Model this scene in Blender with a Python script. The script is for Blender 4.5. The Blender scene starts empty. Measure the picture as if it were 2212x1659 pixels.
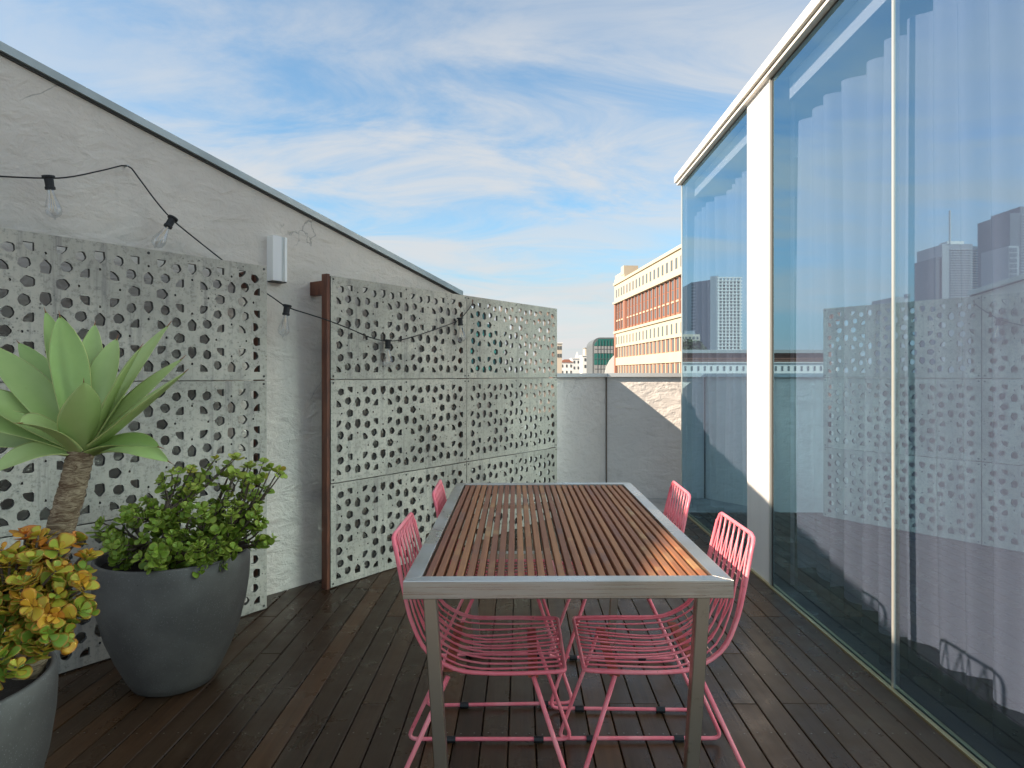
import bpy, bmesh, math, random
import numpy as np
from mathutils import Vector, Matrix, Quaternion
from mathutils.geometry import delaunay_2d_cdt

rnd = random.Random(11)
sc = bpy.context.scene
col = sc.collection
R = math.radians

# ------------------------------------------------------------------ camera
CH = 1.236                      # eye height above the deck
F = 1440.0                      # focal length in units of a 2212 wide picture
VX, VY = 1127.0, 808.0          # where the deck boards vanish
cam_d = bpy.data.cameras.new('camera')
cam = bpy.data.objects.new('camera', cam_d)
col.objects.link(cam)
cam.location = (0, 0, CH)
cam.rotation_euler = (R(90), 0, 0)
cam_d.sensor_width = 36.0
cam_d.lens = F / 2212.0 * 36.0
cam_d.shift_x = -(VX - 1106.0) / 2212.0
cam_d.shift_y = -(829.5 - VY) / 2212.0
cam_d.clip_start = 0.05
cam_d.clip_end = 6000
sc.camera = cam

# ------------------------------------------------------------------ sun, sky, exposure
SUN_L = Vector((1.0, 0.36, -0.585)).normalized()      # the way sunlight travels
sun_d = bpy.data.lights.new('sun', 'SUN')
sun_d.energy = 4.2
sun_d.angle = R(0.53)
sun_d.color = (1.0, 0.91, 0.79)
sun = bpy.data.objects.new('sun', sun_d)
col.objects.link(sun)
sun.rotation_euler = SUN_L.to_track_quat('-Z', 'Y').to_euler()
sun.location = (-12, -4, 9)

world = bpy.data.worlds.new('World')
sc.world = world
world.use_nodes = True
wn, wl = world.node_tree.nodes, world.node_tree.links
wn.clear()
wo = wn.new('ShaderNodeOutputWorld')
bg = wn.new('ShaderNodeBackground')
bg.inputs['Strength'].default_value = 0.135
sky = wn.new('ShaderNodeTexSky')
sky.sky_type = 'NISHITA'
sky.sun_disc = False
sky.sun_elevation = math.asin(-SUN_L.z)
sky.sun_rotation = math.atan2(-SUN_L.x, -SUN_L.y) % (2 * math.pi)
sky.altitude = 30
sky.air_density = 1.0
sky.dust_density = 0.5
sky.ozone_density = 1.6
tc = wn.new('ShaderNodeTexCoord')
sep = wn.new('ShaderNodeSeparateXYZ')
wl.new(tc.outputs['Generated'], sep.inputs[0])


def wmath(op, a, b=None, c=None, clamp=False):
    n = wn.new('ShaderNodeMath')
    n.operation = op
    n.use_clamp = clamp
    for i, v in enumerate((a, b, c)):
        if v is None:
            continue
        if isinstance(v, (int, float)):
            n.inputs[i].default_value = v
        else:
            wl.new(v, n.inputs[i])
    return n.outputs[0]


zpos = wmath('MAXIMUM', sep.outputs[2], 0.0)
zden = wmath('ADD', zpos, 0.13)
px = wmath('DIVIDE', sep.outputs[0], zden)
py = wmath('DIVIDE', sep.outputs[1], zden)
comb = wn.new('ShaderNodeCombineXYZ')
wl.new(px, comb.inputs[0])
wl.new(py, comb.inputs[1])
mp = wn.new('ShaderNodeMapping')
mp.inputs['Rotation'].default_value = (0, 0, R(-28))
mp.inputs['Scale'].default_value = (0.55, 1.0, 1)
mp.inputs['Location'].default_value = (1.9, -0.03, 0)
wl.new(comb.outputs[0], mp.inputs[0])


def wnoise(vec, scale, detail, rough, dist=0.0):
    n = wn.new('ShaderNodeTexNoise')
    n.inputs['Scale'].default_value = scale
    n.inputs['Detail'].default_value = detail
    n.inputs['Roughness'].default_value = rough
    n.inputs['Distortion'].default_value = dist
    wl.new(vec, n.inputs['Vector'])
    return n.outputs[0]


def wramp(v, a, b):
    n = wn.new('ShaderNodeMapRange')
    n.interpolation_type = 'SMOOTHSTEP'
    n.inputs[1].default_value = a
    n.inputs[2].default_value = b
    wl.new(v, n.inputs[0])
    return n.outputs[0]


big = wramp(wnoise(mp.outputs[0], 0.75, 3, 0.5, 0.4), 0.27, 0.55)
fine = wramp(wnoise(mp.outputs[0], 2.3, 9, 0.62, 0.9), 0.26, 0.66)
wisp = wmath('MULTIPLY', big, fine)
# puffy cloud low over the horizon
mp2 = wn.new('ShaderNodeMapping')
mp2.inputs['Scale'].default_value = (3.2, 3.2, 8.5)
mp2.inputs['Location'].default_value = (0.3, 1.7, 0.2)
wl.new(tc.outputs['Generated'], mp2.inputs[0])
puff = wramp(wnoise(mp2.outputs[0], 1.0, 7, 0.55, 0.2), 0.47, 0.60)
low = wmath('SUBTRACT', 1.0, wramp(sep.outputs[2], 0.07, 0.19))
puff = wmath('MULTIPLY', puff, low)
hz = wmath('SUBTRACT', 1.0, wramp(sep.outputs[2], 0.0, 0.30))
hz = wmath('MULTIPLY', hz, 0.84)
sk = wn.new('ShaderNodeMix')
sk.data_type = 'RGBA'
sk.blend_type = 'MULTIPLY'
sk.inputs[0].default_value = 1.0
sk.inputs[7].default_value = (0.38, 0.65, 0.74, 1)
wl.new(sky.outputs[0], sk.inputs[6])


def over(prev, fac, c):
    n = wn.new('ShaderNodeMix')
    n.data_type = 'RGBA'
    wl.new(fac, n.inputs[0])
    wl.new(prev, n.inputs[6])
    n.inputs[7].default_value = (*c, 1)
    return n


lay = over(sk.outputs[2], wmath('MAXIMUM', hz, 0.14), (1.38, 1.78, 2.14))            # veil and horizon haze
lay = over(lay.outputs[2], wmath('MULTIPLY', wisp, 0.84), (2.05, 2.30, 2.50))        # high streaks
mixc = over(lay.outputs[2], wmath('MULTIPLY', puff, 0.5), (2.3, 2.48, 2.66))         # low cumulus
wl.new(mixc.outputs[2], bg.inputs[0])
wl.new(bg.outputs[0], wo.inputs[0])

sc.view_settings.view_transform = 'Standard'
sc.view_settings.look = 'None'
sc.view_settings.gamma = 1.0
sc.view_settings.use_curve_mapping = False
sc.view_settings.exposure = 1.3
sc.view_settings.use_white_balance = True          # the camera's daylight-shade setting
sc.view_settings.white_balance_temperature = 7350
sc.view_settings.white_balance_tint = 16

cy = sc.cycles
cy.use_denoising = True
cy.max_bounces = 10
cy.diffuse_bounces = 4
cy.glossy_bounces = 5
cy.transmission_bounces = 6
cy.transparent_max_bounces = 24
cy.caustics_reflective = True
cy.blur_glossy = 0.30           # lets the facade glass throw sunlight back on to the wall
cy.sample_clamp_indirect = 20.0

# ------------------------------------------------------------------ materials


class Mat:
    """small node-tree builder round one Principled shader"""

    def __init__(self, name, base=(0.5, 0.5, 0.5), rough=0.6, metal=0.0, spec=0.5, coords='Object'):
        self.m = bpy.data.materials.new(name)
        self.m.use_nodes = True
        self.nt = self.m.node_tree
        self.n, self.l = self.nt.nodes, self.nt.links
        self.b = self.n['Principled BSDF']
        self.b.inputs['Base Color'].default_value = (*base, 1)
        self.b.inputs['Roughness'].default_value = rough
        self.b.inputs['Metallic'].default_value = metal
        self.b.inputs['Specular IOR Level'].default_value = spec
        t = self.n.new('ShaderNodeTexCoord')
        self.vec = t.outputs[coords]
        self.bumps = []

    def map(self, scale=(1, 1, 1), rot=(0, 0, 0), loc=(0, 0, 0), vec=None):
        n = self.n.new('ShaderNodeMapping')
        n.inputs['Scale'].default_value = scale
        n.inputs['Rotation'].default_value = rot
        n.inputs['Location'].default_value = loc
        self.l.new(vec or self.vec, n.inputs[0])
        return n.outputs[0]

    def obj_shift(self, k=20.0):
        """texture space shifted by a random amount for each object"""
        oi = self.n.new('ShaderNodeObjectInfo')
        m = self.math('MULTIPLY', oi.outputs['Random'], k)
        a = self.n.new('ShaderNodeVectorMath')
        a.operation = 'ADD'
        self.l.new(self.vec, a.inputs[0])
        self.l.new(m, a.inputs[1])
        self.vec = a.outputs[0]
        return oi.outputs['Random']

    def math(self, op, a, b=None, clamp=False):
        n = self.n.new('ShaderNodeMath')
        n.operation = op
        n.use_clamp = clamp
        for i, v in enumerate((a, b)):
            if v is None:
                continue
            if isinstance(v, (int, float)):
                n.inputs[i].default_value = v
            else:
                self.l.new(v, n.inputs[i])
        return n.outputs[0]

    def noise(self, scale, detail=4, rough=0.55, dist=0.0, vec=None):
        n = self.n.new('ShaderNodeTexNoise')
        n.inputs['Scale'].default_value = scale
        n.inputs['Detail'].default_value = detail
        n.inputs['Roughness'].default_value = rough
        n.inputs['Distortion'].default_value = dist
        self.l.new(vec or self.vec, n.inputs['Vector'])
        return n.outputs[0]

    def voronoi(self, scale, feature='F1', vec=None, out=0):
        n = self.n.new('ShaderNodeTexVoronoi')
        n.feature = feature
        n.inputs['Scale'].default_value = scale
        self.l.new(vec or self.vec, n.inputs['Vector'])
        return n.outputs[out]

    def ramp(self, v, a, b, lo=0.0, hi=1.0):
        n = self.n.new('ShaderNodeMapRange')
        n.interpolation_type = 'SMOOTHSTEP'
        for i, x in ((1, a), (2, b), (3, lo), (4, hi)):
            n.inputs[i].default_value = x
        self.l.new(v, n.inputs[0])
        return n.outputs[0]

    def cramp(self, v, stops):
        n = self.n.new('ShaderNodeValToRGB')
        e = n.color_ramp.elements
        while len(e) < len(stops):
            e.new(0.5)
        for el, (p, c) in zip(e, stops):
            el.position = p
            el.color = (*c, 1)
        self.l.new(v, n.inputs[0])
        return n.outputs[0]

    def mix(self, fac, a, b, blend='MIX'):
        n = self.n.new('ShaderNodeMix')
        n.data_type = 'RGBA'
        n.blend_type = blend
        for i, v in ((0, fac), (6, a), (7, b)):
            if isinstance(v, (int, float)):
                n.inputs[i].default_value = v
            elif isinstance(v, tuple):
                n.inputs[i].default_value = (*v, 1)
            else:
                self.l.new(v, n.inputs[i])
        return n.outputs[2]

    def color(self, c):
        self.l.new(c, self.b.inputs['Base Color'])
        return self

    def rough(self, v):
        self.l.new(v, self.b.inputs['Roughness'])
        return self

    def bump(self, h, strength=0.3, dist=0.01):
        n = self.n.new('ShaderNodeBump')
        n.inputs['Strength'].default_value = strength
        n.inputs['Distance'].default_value = dist
        self.l.new(h, n.inputs['Height'])
        if self.bumps:
            self.l.new(self.bumps[-1], n.inputs['Normal'])
        self.bumps.append(n.outputs[0])
        self.l.new(n.outputs[0], self.b.inputs['Normal'])
        return self


M = {}


def plain(name, base, rough=0.6, metal=0.0, spec=0.5):
    M[name] = Mat(name, base, rough, metal, spec).m


def m_stucco(name, c0, c1, stain):
    m = Mat(name, c0, 1.0, spec=0.0)
    n1 = m.noise(1.1, 5, 0.6)
    n2 = m.noise(9, 6, 0.6, 0.3)
    c = m.mix(m.ramp(n1, 0.35, 0.68), c0, c1)
    c = m.mix(m.ramp(n2, 0.56, 0.82, 0, 0.35), c, stain)
    streak = m.noise(3.0, 4, 0.6, vec=m.map((3.5, 3.5, 0.35)))
    c = m.mix(m.ramp(streak, 0.58, 0.80, 0, 0.30), c, stain)
    crk = m.voronoi(1.7, 'DISTANCE_TO_EDGE', vec=m.mix(0.30, m.vec, m.noise(3.2, 5)))
    ck = m.math('MULTIPLY', m.ramp(crk, 0.0, 0.004, 1, 0), m.ramp(m.noise(1.3, 3), 0.55, 0.66))
    c = m.mix(m.math('MULTIPLY', ck, 0.45), c, (0.16, 0.15, 0.14))
    m.color(c)
    trowel = m.noise(5.5, 4, 0.55, 0.5, vec=m.map((1, 1, 2.0)))
    m.bump(trowel, 0.55, 0.04)
    m.bump(m.noise(26, 6, 0.68, 0.45), 0.55, 0.012)
    m.bump(m.math('SUBTRACT', 1.0, ck), 0.5, 0.006)
    M[name] = m.m


m_stucco('stucco', (0.73, 0.655, 0.57), (0.65, 0.585, 0.515), (0.51, 0.46, 0.405))
m_stucco('stucco_parapet', (0.80, 0.75, 0.69), (0.72, 0.68, 0.63), (0.54, 0.50, 0.46))

# perforated concrete board
m = Mat('board_concrete', (0.4, 0.39, 0.35), 1.0, spec=0.0)
m.obj_shift(31)
c = m.mix(m.ramp(m.noise(2.4, 4, 0.6), 0.36, 0.66), (0.53, 0.485, 0.41), (0.40, 0.37, 0.315))
c = m.mix(m.ramp(m.noise(60, 5, 0.7), 0.48, 0.68, 0, 0.70), c, (0.22, 0.21, 0.185))
stk = m.noise(1.0, 5, 0.7, vec=m.map((26, 26, 1.6)))
c = m.mix(m.ramp(stk, 0.50, 0.74, 0, 0.72), c, (0.20, 0.185, 0.18))
blo = m.noise(5.5, 6, 0.7, 0.6)
c = m.mix(m.ramp(blo, 0.52, 0.72, 0, 0.45), c, (0.24, 0.225, 0.205))
spots = m.ramp(m.voronoi(38), 0.06, 0.22, 1, 0)
c = m.mix(m.math('MULTIPLY', spots, m.ramp(m.noise(3.3, 3), 0.48, 0.62)), c, (0.10, 0.095, 0.09))
m.color(c)
m.bump(m.noise(75, 4, 0.7), 0.25, 0.004)
M['board'] = m.m

m = Mat('board_back_shade', (0.14, 0.135, 0.125), 1.0, spec=0.0)  # dark tone put on backs and hole sides to deepen shade in the gap
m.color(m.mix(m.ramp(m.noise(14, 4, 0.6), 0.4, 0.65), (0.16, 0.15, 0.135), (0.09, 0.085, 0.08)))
M['board_back_shade'] = m.m
# corten / stained timber frame
m = Mat('rust_frame', (0.14, 0.045, 0.025), 0.62)
m.color(m.mix(m.ramp(m.noise(7, 5, 0.6, vec=m.map((3, 3, 0.6))), 0.35, 0.7), (0.19, 0.062, 0.032), (0.085, 0.03, 0.02)))
M['rust'] = m.m

# deck boards
m = Mat('deck_timber', (0.06, 0.035, 0.02), 0.42, spec=0.28)
rn = m.obj_shift(40)
base = m.cramp(rn, [(0.0, (0.050, 0.027, 0.014)), (0.3, (0.074, 0.039, 0.019)), (0.55, (0.062, 0.036, 0.021)),
                    (0.8, (0.085, 0.042, 0.020)), (1.0, (0.106, 0.050, 0.022))])
gr = m.noise(1.0, 7, 0.62, 0.5, vec=m.map((60, 1.6, 60)))
c = m.mix(m.ramp(gr, 0.36, 0.72, 0, 0.6), base, m.mix(1.0, base, (0.42, 0.40, 0.40), 'MULTIPLY'))
wear = m.noise(2.2, 5, 0.65, 0.5)
c = m.mix(m.ramp(wear, 0.55, 0.78, 0, 0.5), c, (0.105, 0.072, 0.044))
m.color(c)
m.rough(m.ramp(m.noise(5, 5, 0.6), 0.3, 0.7, 0.22, 0.46))
m.bump(gr, 0.25, 0.003)
M['deck'] = m.m
plain('joist', (0.012, 0.010, 0.009), 0.9)
plain('screw', (0.30, 0.28, 0.25), 0.45, 0.8)

# table slats
m = Mat('slat_timber', (0.2, 0.1, 0.06), 0.6, spec=0.35)
rn = m.obj_shift(40)
base = m.cramp(rn, [(0.0, (0.22, 0.082, 0.043)), (0.35, (0.31, 0.118, 0.054)), (0.7, (0.37, 0.155, 0.066)), (1.0, (0.25, 0.090, 0.050))])
gr = m.noise(1.0, 6, 0.6, 0.4, vec=m.map((90, 2.0, 90)))
c = m.mix(m.ramp(gr, 0.4, 0.72, 0, 0.55), base, m.mix(1.0, base, (0.5, 0.46, 0.45), 'MULTIPLY'))
st = m.noise(3.3, 5, 0.6, 0.8)
c = m.mix(m.ramp(st, 0.50, 0.70, 0, 0.55), c, (0.145, 0.078, 0.072))
st2 = m.noise(4.7, 5, 0.6, 0.4, vec=m.map((1, 1, 1), loc=(7, 3, 1)))
c = m.mix(m.ramp(st2, 0.56, 0.74, 0, 0.55), c, (0.46, 0.29, 0.13))
m.color(c)
m.bump(gr, 0.3, 0.002)
M['slat'] = m.m

# brushed steel
m = Mat('brushed_steel', (0.60, 0.58, 0.52), 0.34, 1.0)
br = m.noise(1.0, 4, 0.6, vec=m.map((4, 4, 320)))
m.color(m.mix(m.ramp(m.noise(3, 4), 0.4, 0.7), (0.63, 0.61, 0.56), (0.50, 0.47, 0.40)))
m.rough(m.ramp(br, 0.3, 0.7, 0.24, 0.44))
M['steel'] = m.m
m = Mat('steel_leg', (0.45, 0.40, 0.30), 0.33, 1.0)
m.color(m.mix(m.ramp(m.noise(14, 5, 0.7), 0.58, 0.72), (0.54, 0.50, 0.41), (0.30, 0.26, 0.18)))
M['steel_leg'] = m.m

# pink powder coat, faded and a little rusted
m = Mat('pink_coat', (0.82, 0.2, 0.27), 0.42, spec=0.5)
c = m.mix(m.ramp(m.noise(9, 4, 0.6), 0.38, 0.68), (0.90, 0.17, 0.215), (0.92, 0.27, 0.30))
c = m.mix(m.ramp(m.noise(42, 4, 0.6), 0.66, 0.74, 0, 0.75), c, (0.36, 0.11, 0.06))
m.color(c)
m.rough(m.ramp(m.noise(20, 3), 0.35, 0.7, 0.28, 0.5))
M['pink'] = m.m
m = Mat('rusty_wire', (0.5, 0.3, 0.2), 0.6)
m.color(m.mix(m.ramp(m.noise(40, 4, 0.6), 0.45, 0.6), (0.72, 0.36, 0.30), (0.36, 0.16, 0.07)))
M['pink_rust'] = m.m
m = Mat('rusty_bar', (0.4, 0.1, 0.05), 0.7)
m.color(m.mix(m.ramp(m.noise(50, 4, 0.6), 0.42, 0.6), (0.42, 0.09, 0.045), (0.23, 0.06, 0.03)))
M['rust_bar'] = m.m
plain('black_plastic', (0.012, 0.012, 0.013), 0.5)
plain('black_rubber', (0.016, 0.016, 0.017), 0.65)

# aluminium cladding
m = Mat('white_cladding', (0.80, 0.79, 0.77), 0.42, spec=0.4)
m.color(m.mix(m.ramp(m.noise(2.5, 4, vec=m.map((2, 2, 0.4))), 0.4, 0.75), (0.80, 0.78, 0.755), (0.75, 0.73, 0.705)))
M['white'] = m.m
m = Mat('fascia_paint', (0.74, 0.72, 0.67), 0.5, spec=0.4)
m.color(m.mix(m.ramp(m.noise(4, 5, 0.6, vec=m.map((1, 1, 6))), 0.42, 0.75), (0.70, 0.67, 0.61), (0.60, 0.56, 0.50)))
M['fascia'] = m.m
plain('crack', (0.17, 0.13, 0.10), 0.95)
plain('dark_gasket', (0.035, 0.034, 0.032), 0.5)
plain('joint_metal', (0.66, 0.66, 0.60), 0.3, 0.6)
m = Mat('sunlit_gold_track', (0.60, 0.48, 0.26), 0.35, 0.75)  # anodised aluminium; the gold of sunlight on it is in the base colour
M['track'] = m.m
m = Mat('flashing_metal', (0.42, 0.47, 0.46), 0.42, 0.55)
m.color(m.mix(m.ramp(m.noise(3, 4), 0.4, 0.7), (0.44, 0.49, 0.48), (0.34, 0.38, 0.37)))
M['flashing'] = m.m
plain('pale_flashing', (0.62, 0.66, 0.66), 0.4, 0.35)
plain('lamp_white', (0.88, 0.86, 0.82), 0.4)
plain('lamp_grey', (0.42, 0.45, 0.45), 0.35, 0.5)
plain('cable', (0.012, 0.012, 0.012), 0.6)
plain('room_wall', (0.22, 0.22, 0.23), 0.9)
plain('room_ceiling', (0.62, 0.62, 0.62), 0.9)
plain('room_floor', (0.03, 0.03, 0.033), 0.6)
plain('sill_grey', (0.11, 0.115, 0.125), 0.55)
m = Mat('gutter_concrete', (0.36, 0.36, 0.34), 0.9, spec=0.2)
m.color(m.mix(m.ramp(m.noise(4, 5), 0.4, 0.7), (0.40, 0.40, 0.385), (0.25, 0.25, 0.24)))
M['gutter'] = m.m

# pots
m = Mat('pot_stone', (0.06, 0.062, 0.066), 0.62, spec=0.35)
sp = m.ramp(m.voronoi(170), 0.04, 0.26, 1, 0)
sp = m.math('MULTIPLY', sp, m.ramp(m.noise(16, 4), 0.42, 0.62))
c = m.mix(m.ramp(m.noise(5, 5), 0.35, 0.7), (0.098, 0.090, 0.083), (0.142, 0.132, 0.121))
c = m.mix(m.math('MULTIPLY', sp, 0.55), c, (0.42, 0.42, 0.42))
c = m.mix(m.ramp(m.noise(150, 3, 0.7), 0.60, 0.72, 0, 0.55), c, (0.26, 0.26, 0.255))
pit = m.ramp(m.voronoi(34), 0.02, 0.075, 1, 0)
c = m.mix(m.math('MULTIPLY', pit, m.ramp(m.noise(9, 2), 0.55, 0.62)), c, (0.008, 0.008, 0.008))
m.color(c)
m.bump(m.noise(120, 4), 0.12, 0.003)
M['pot'] = m.m
m = Mat('soil', (0.03, 0.02, 0.014), 0.95)
m.bump(m.noise(60, 6, 0.7), 0.9, 0.02)
M['soil'] = m.m


def leaf_mat(name, stops, trans=0.18, rough=0.38, edge=None):
    m = Mat(name, (0.1, 0.2, 0.05), rough, spec=0.45)
    oi = m.n.new('ShaderNodeObjectInfo')
    at = m.n.new('ShaderNodeAttribute')
    at.attribute_name = 'tint'
    v = m.math('ADD', m.math('MULTIPLY', oi.outputs['Random'], oi.outputs['Alpha']), at.outputs['Fac'])
    v = m.math('ADD', v, m.math('MULTIPLY', m.math('SUBTRACT', m.noise(22, 3), 0.5), 0.35), clamp=True)
    c = m.cramp(v, stops)
    bl = m.ramp(m.noise(70, 4, 0.7), 0.66, 0.76, 0, 0.5)
    c = m.mix(bl, c, m.mix(1.0, c, (0.75, 0.55, 0.45), 'MULTIPLY'))
    ae = m.n.new('ShaderNodeAttribute')
    ae.attribute_name = 'rim'
    if edge:
        c = m.mix(m.ramp(ae.outputs['Fac'], 0.55, 1.0, 0, edge[1]), c, edge[0])
    m.color(c)
    m.b.inputs['Subsurface Weight'].default_value = 0.0
    tr = m.n.new('ShaderNodeBsdfTranslucent')
    m.l.new(c, tr.inputs[0])
    mx = m.n.new('ShaderNodeMixShader')
    mx.inputs[0].default_value = trans
    m.l.new(m.b.outputs[0], mx.inputs[1])
    m.l.new(tr.outputs[0], mx.inputs[2])
    m.l.new(mx.outputs[0], m.n['Material Output'].inputs[0])
    M[name] = m.m


leaf_mat('jade_green', [(0.0, (0.13, 0.24, 0.025)), (0.40, (0.23, 0.36, 0.04)), (0.70, (0.39, 0.49, 0.08)), (0.92, (0.56, 0.50, 0.06)), (1.0, (0.60, 0.34, 0.05))],
         edge=((0.34, 0.17, 0.03), 0.3))
leaf_mat('jade_orange', [(0.0, (0.15, 0.29, 0.04)), (0.38, (0.26, 0.38, 0.045)), (0.62, (0.58, 0.47, 0.05)), (0.85, (0.82, 0.40, 0.04)), (1.0, (0.76, 0.25, 0.04))],
         edge=((0.66, 0.17, 0.035), 0.62))
leaf_mat('agave_leaf', [(0.0, (0.25, 0.40, 0.10)), (0.5, (0.36, 0.50, 0.17)), (1.0, (0.48, 0.59, 0.24))], 0.16, 0.36,
         edge=((0.78, 0.74, 0.30), 0.9))
m = Mat('branch_bark', (0.12, 0.085, 0.06), 0.8)
m.color(m.mix(m.noise(30, 4), (0.17, 0.12, 0.085), (0.08, 0.055, 0.04)))
M['branch'] = m.m
m = Mat('agave_bark', (0.2, 0.13, 0.08), 0.85, spec=0.2)
rg = m.noise(1.0, 6, 0.7, 1.4, vec=m.map((26, 26, 120)))
m.color(m.mix(m.ramp(rg, 0.35, 0.65), (0.13, 0.075, 0.045), (0.42, 0.32, 0.21)))
m.bump(rg, 0.7, 0.006)
M['agave_bark'] = m.m
plain('leaf_spine', (0.30, 0.10, 0.04), 0.6)

# window glass of the pavilion: mirror coat outside, clear tint inside
m = Mat('facade_glass')
m.n.remove(m.b)
gl = m.n.new('ShaderNodeBsdfGlossy')
gl.inputs['Color'].default_value = (0.52, 0.84, 1.0, 1)
gl.inputs['Roughness'].default_value = 0.012
tp = m.n.new('ShaderNodeBsdfTransparent')
tp.inputs['Color'].default_value = (0.88, 0.90, 0.93, 1)
lw = m.n.new('ShaderNodeLayerWeight')
lw.inputs['Blend'].default_value = 0.5
fac = m.math('ADD', m.math('MULTIPLY', m.math('POWER', lw.outputs['Facing'], 3.0), 0.58), 0.38)
mx = m.n.new('ShaderNodeMixShader')
m.l.new(fac, mx.inputs[0])
m.l.new(tp.outputs[0], mx.inputs[1])
m.l.new(gl.outputs[0], mx.inputs[2])
m.l.new(mx.outputs[0], m.n['Material Output'].inputs[0])
M['glass'] = m.m
m = Mat('glass_inner')
m.n.remove(m.b)
tp = m.n.new('ShaderNodeBsdfTransparent')
tp.inputs['Color'].default_value = (0.78, 0.82, 0.87, 1)
m.l.new(tp.outputs[0], m.n['Material Output'].inputs[0])
M['glass_in'] = m.m
# bulbs
m = Mat('bulb_glass')
m.n.remove(m.b)
gl = m.n.new('ShaderNodeBsdfGlossy')
gl.inputs['Roughness'].default_value = 0.03
tp = m.n.new('ShaderNodeBsdfTransparent')
tp.inputs['Color'].default_value = (0.93, 0.94, 0.95, 1)
lw = m.n.new('ShaderNodeLayerWeight')
lw.inputs['Blend'].default_value = 0.5
fac = m.math('ADD', m.math('MULTIPLY', m.math('POWER', lw.outputs['Facing'], 4.0), 0.8), 0.16)
mx = m.n.new('ShaderNodeMixShader')
m.l.new(fac, mx.inputs[0])
m.l.new(tp.outputs[0], mx.inputs[1])
m.l.new(gl.outputs[0], mx.inputs[2])
m.l.new(mx.outputs[0], m.n['Material Output'].inputs[0])
M['bulb'] = m.m
plain('filament', (0.85, 0.68, 0.45), 0.4, 0.2)


def sheer(name, colr, transp, transl):
    m = Mat(name)
    m.n.remove(m.b)
    d = m.n.new('ShaderNodeBsdfDiffuse')
    d.inputs[0].default_value = (*colr, 1)
    t = m.n.new('ShaderNodeBsdfTranslucent')
    t.inputs[0].default_value = (*colr, 1)
    a = m.n.new('ShaderNodeMixShader')
    a.inputs[0].default_value = transl
    m.l.new(d.outputs[0], a.inputs[1])
    m.l.new(t.outputs[0], a.inputs[2])
    tp = m.n.new('ShaderNodeBsdfTransparent')
    b = m.n.new('ShaderNodeMixShader')
    b.inputs[0].default_value = transp
    m.l.new(a.outputs[0], b.inputs[1])
    m.l.new(tp.outputs[0], b.inputs[2])
    m.l.new(b.outputs[0], m.n['Material Output'].inputs[0])
    M[name] = m.m


sheer('sheer_white', (0.38, 0.40, 0.47), 0.06, 0.25)
sheer('sheer_hem', (0.05, 0.055, 0.075), 0.04, 0.2)

# city
m = Mat('brick_red', (0.36, 0.13, 0.08), 0.9)
m.color(m.mix(m.noise(0.4, 4), (0.34, 0.165, 0.115), (0.27, 0.125, 0.09)))
M['brick_red'] = m.m
m = Mat('cream_stone', (0.62, 0.52, 0.32), 0.9)
m.color(m.mix(m.noise(0.3, 4), (0.54, 0.48, 0.36), (0.47, 0.41, 0.30)))
M['cream'] = m.m
plain('far_window', (0.10, 0.11, 0.11), 0.15, 0.0, 0.7)
plain('far_frame', (0.60, 0.52, 0.38), 0.8)
plain('teal_glass', (0.03, 0.20, 0.18), 0.15, 0.3)
plain('teal_dark', (0.02, 0.09, 0.10), 0.2, 0.3)
plain('grey_band', (0.30, 0.32, 0.32), 0.6)
plain('slate_frame', (0.12, 0.14, 0.15), 0.6)
plain('white_render', (0.72, 0.72, 0.69), 0.8)
plain('beige_render', (0.55, 0.49, 0.40), 0.85)
plain('terracotta', (0.30, 0.13, 0.09), 0.85)
plain('brown_wall', (0.17, 0.075, 0.05), 0.85)
plain('tower_dark', (0.13, 0.165, 0.20), 0.3, 0.1)  # tower tone lightened, distance haze put into the colour
plain('tower_mid', (0.24, 0.29, 0.34), 0.4)
plain('tower_grey', (0.34, 0.38, 0.42), 0.5)
plain('tower_glass', (0.20, 0.32, 0.38), 0.12, 0.5)
plain('city_ground', (0.16, 0.155, 0.15), 0.95)
plain('tree_leaf', (0.045, 0.075, 0.03), 0.7)
plain('tree_bark', (0.06, 0.045, 0.035), 0.9)

# ------------------------------------------------------------------ mesh helpers


def P(xd, yd, D):
    """the point at depth D seen at (xd, yd) of the 2212 wide picture"""
    return Vector(((xd - VX) / F * D, D, CH + (VY - yd) / F * D))


def link(o, parent=None):
    col.objects.link(o)
    if parent is not None:
        o.parent = parent
    return o


def mesh_obj(name, verts, faces, mat, parent=None, smooth=False, mat_ids=None):
    me = bpy.data.meshes.new(name)
    me.from_pydata([tuple(v) for v in verts], [], faces)
    mats = mat if isinstance(mat, (list, tuple)) else [mat]
    for k in mats:
        me.materials.append(M[k])
    if mat_ids:
        me.polygons.foreach_set('material_index', mat_ids)
    if smooth:
        me.polygons.foreach_set('use_smooth', [True] * len(me.polygons))
    me.update()
    return link(bpy.data.objects.new(name, me), parent)


def inst(name, me, parent=None, mtx=None):
    o = bpy.data.objects.new(name, me)
    if mtx is not None:
        o.matrix_local = mtx
    return link(o, parent)


def tag(o, label, cat, group=None):
    o['label'] = label
    o['category'] = cat
    if group:
        o['group'] = group
    return o


def struct(o):
    o['kind'] = 'structure'
    return o


def empty(name, loc=(0, 0, 0), rz=0.0, parent=None):
    o = bpy.data.objects.new(name, None)
    o.empty_display_size = 0.1
    o.location = loc
    o.rotation_euler = (0, 0, rz)
    return link(o, parent)


def box_data(x0, x1, y0, y1, z0, z1):
    v = [(x0, y0, z0), (x1, y0, z0), (x1, y1, z0), (x0, y1, z0), (x0, y0, z1), (x1, y0, z1), (x1, y1, z1), (x0, y1, z1)]
    f = [(0, 3, 2, 1), (4, 5, 6, 7), (0, 1, 5, 4), (1, 2, 6, 5), (2, 3, 7, 6), (3, 0, 4, 7)]
    return v, f


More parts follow.
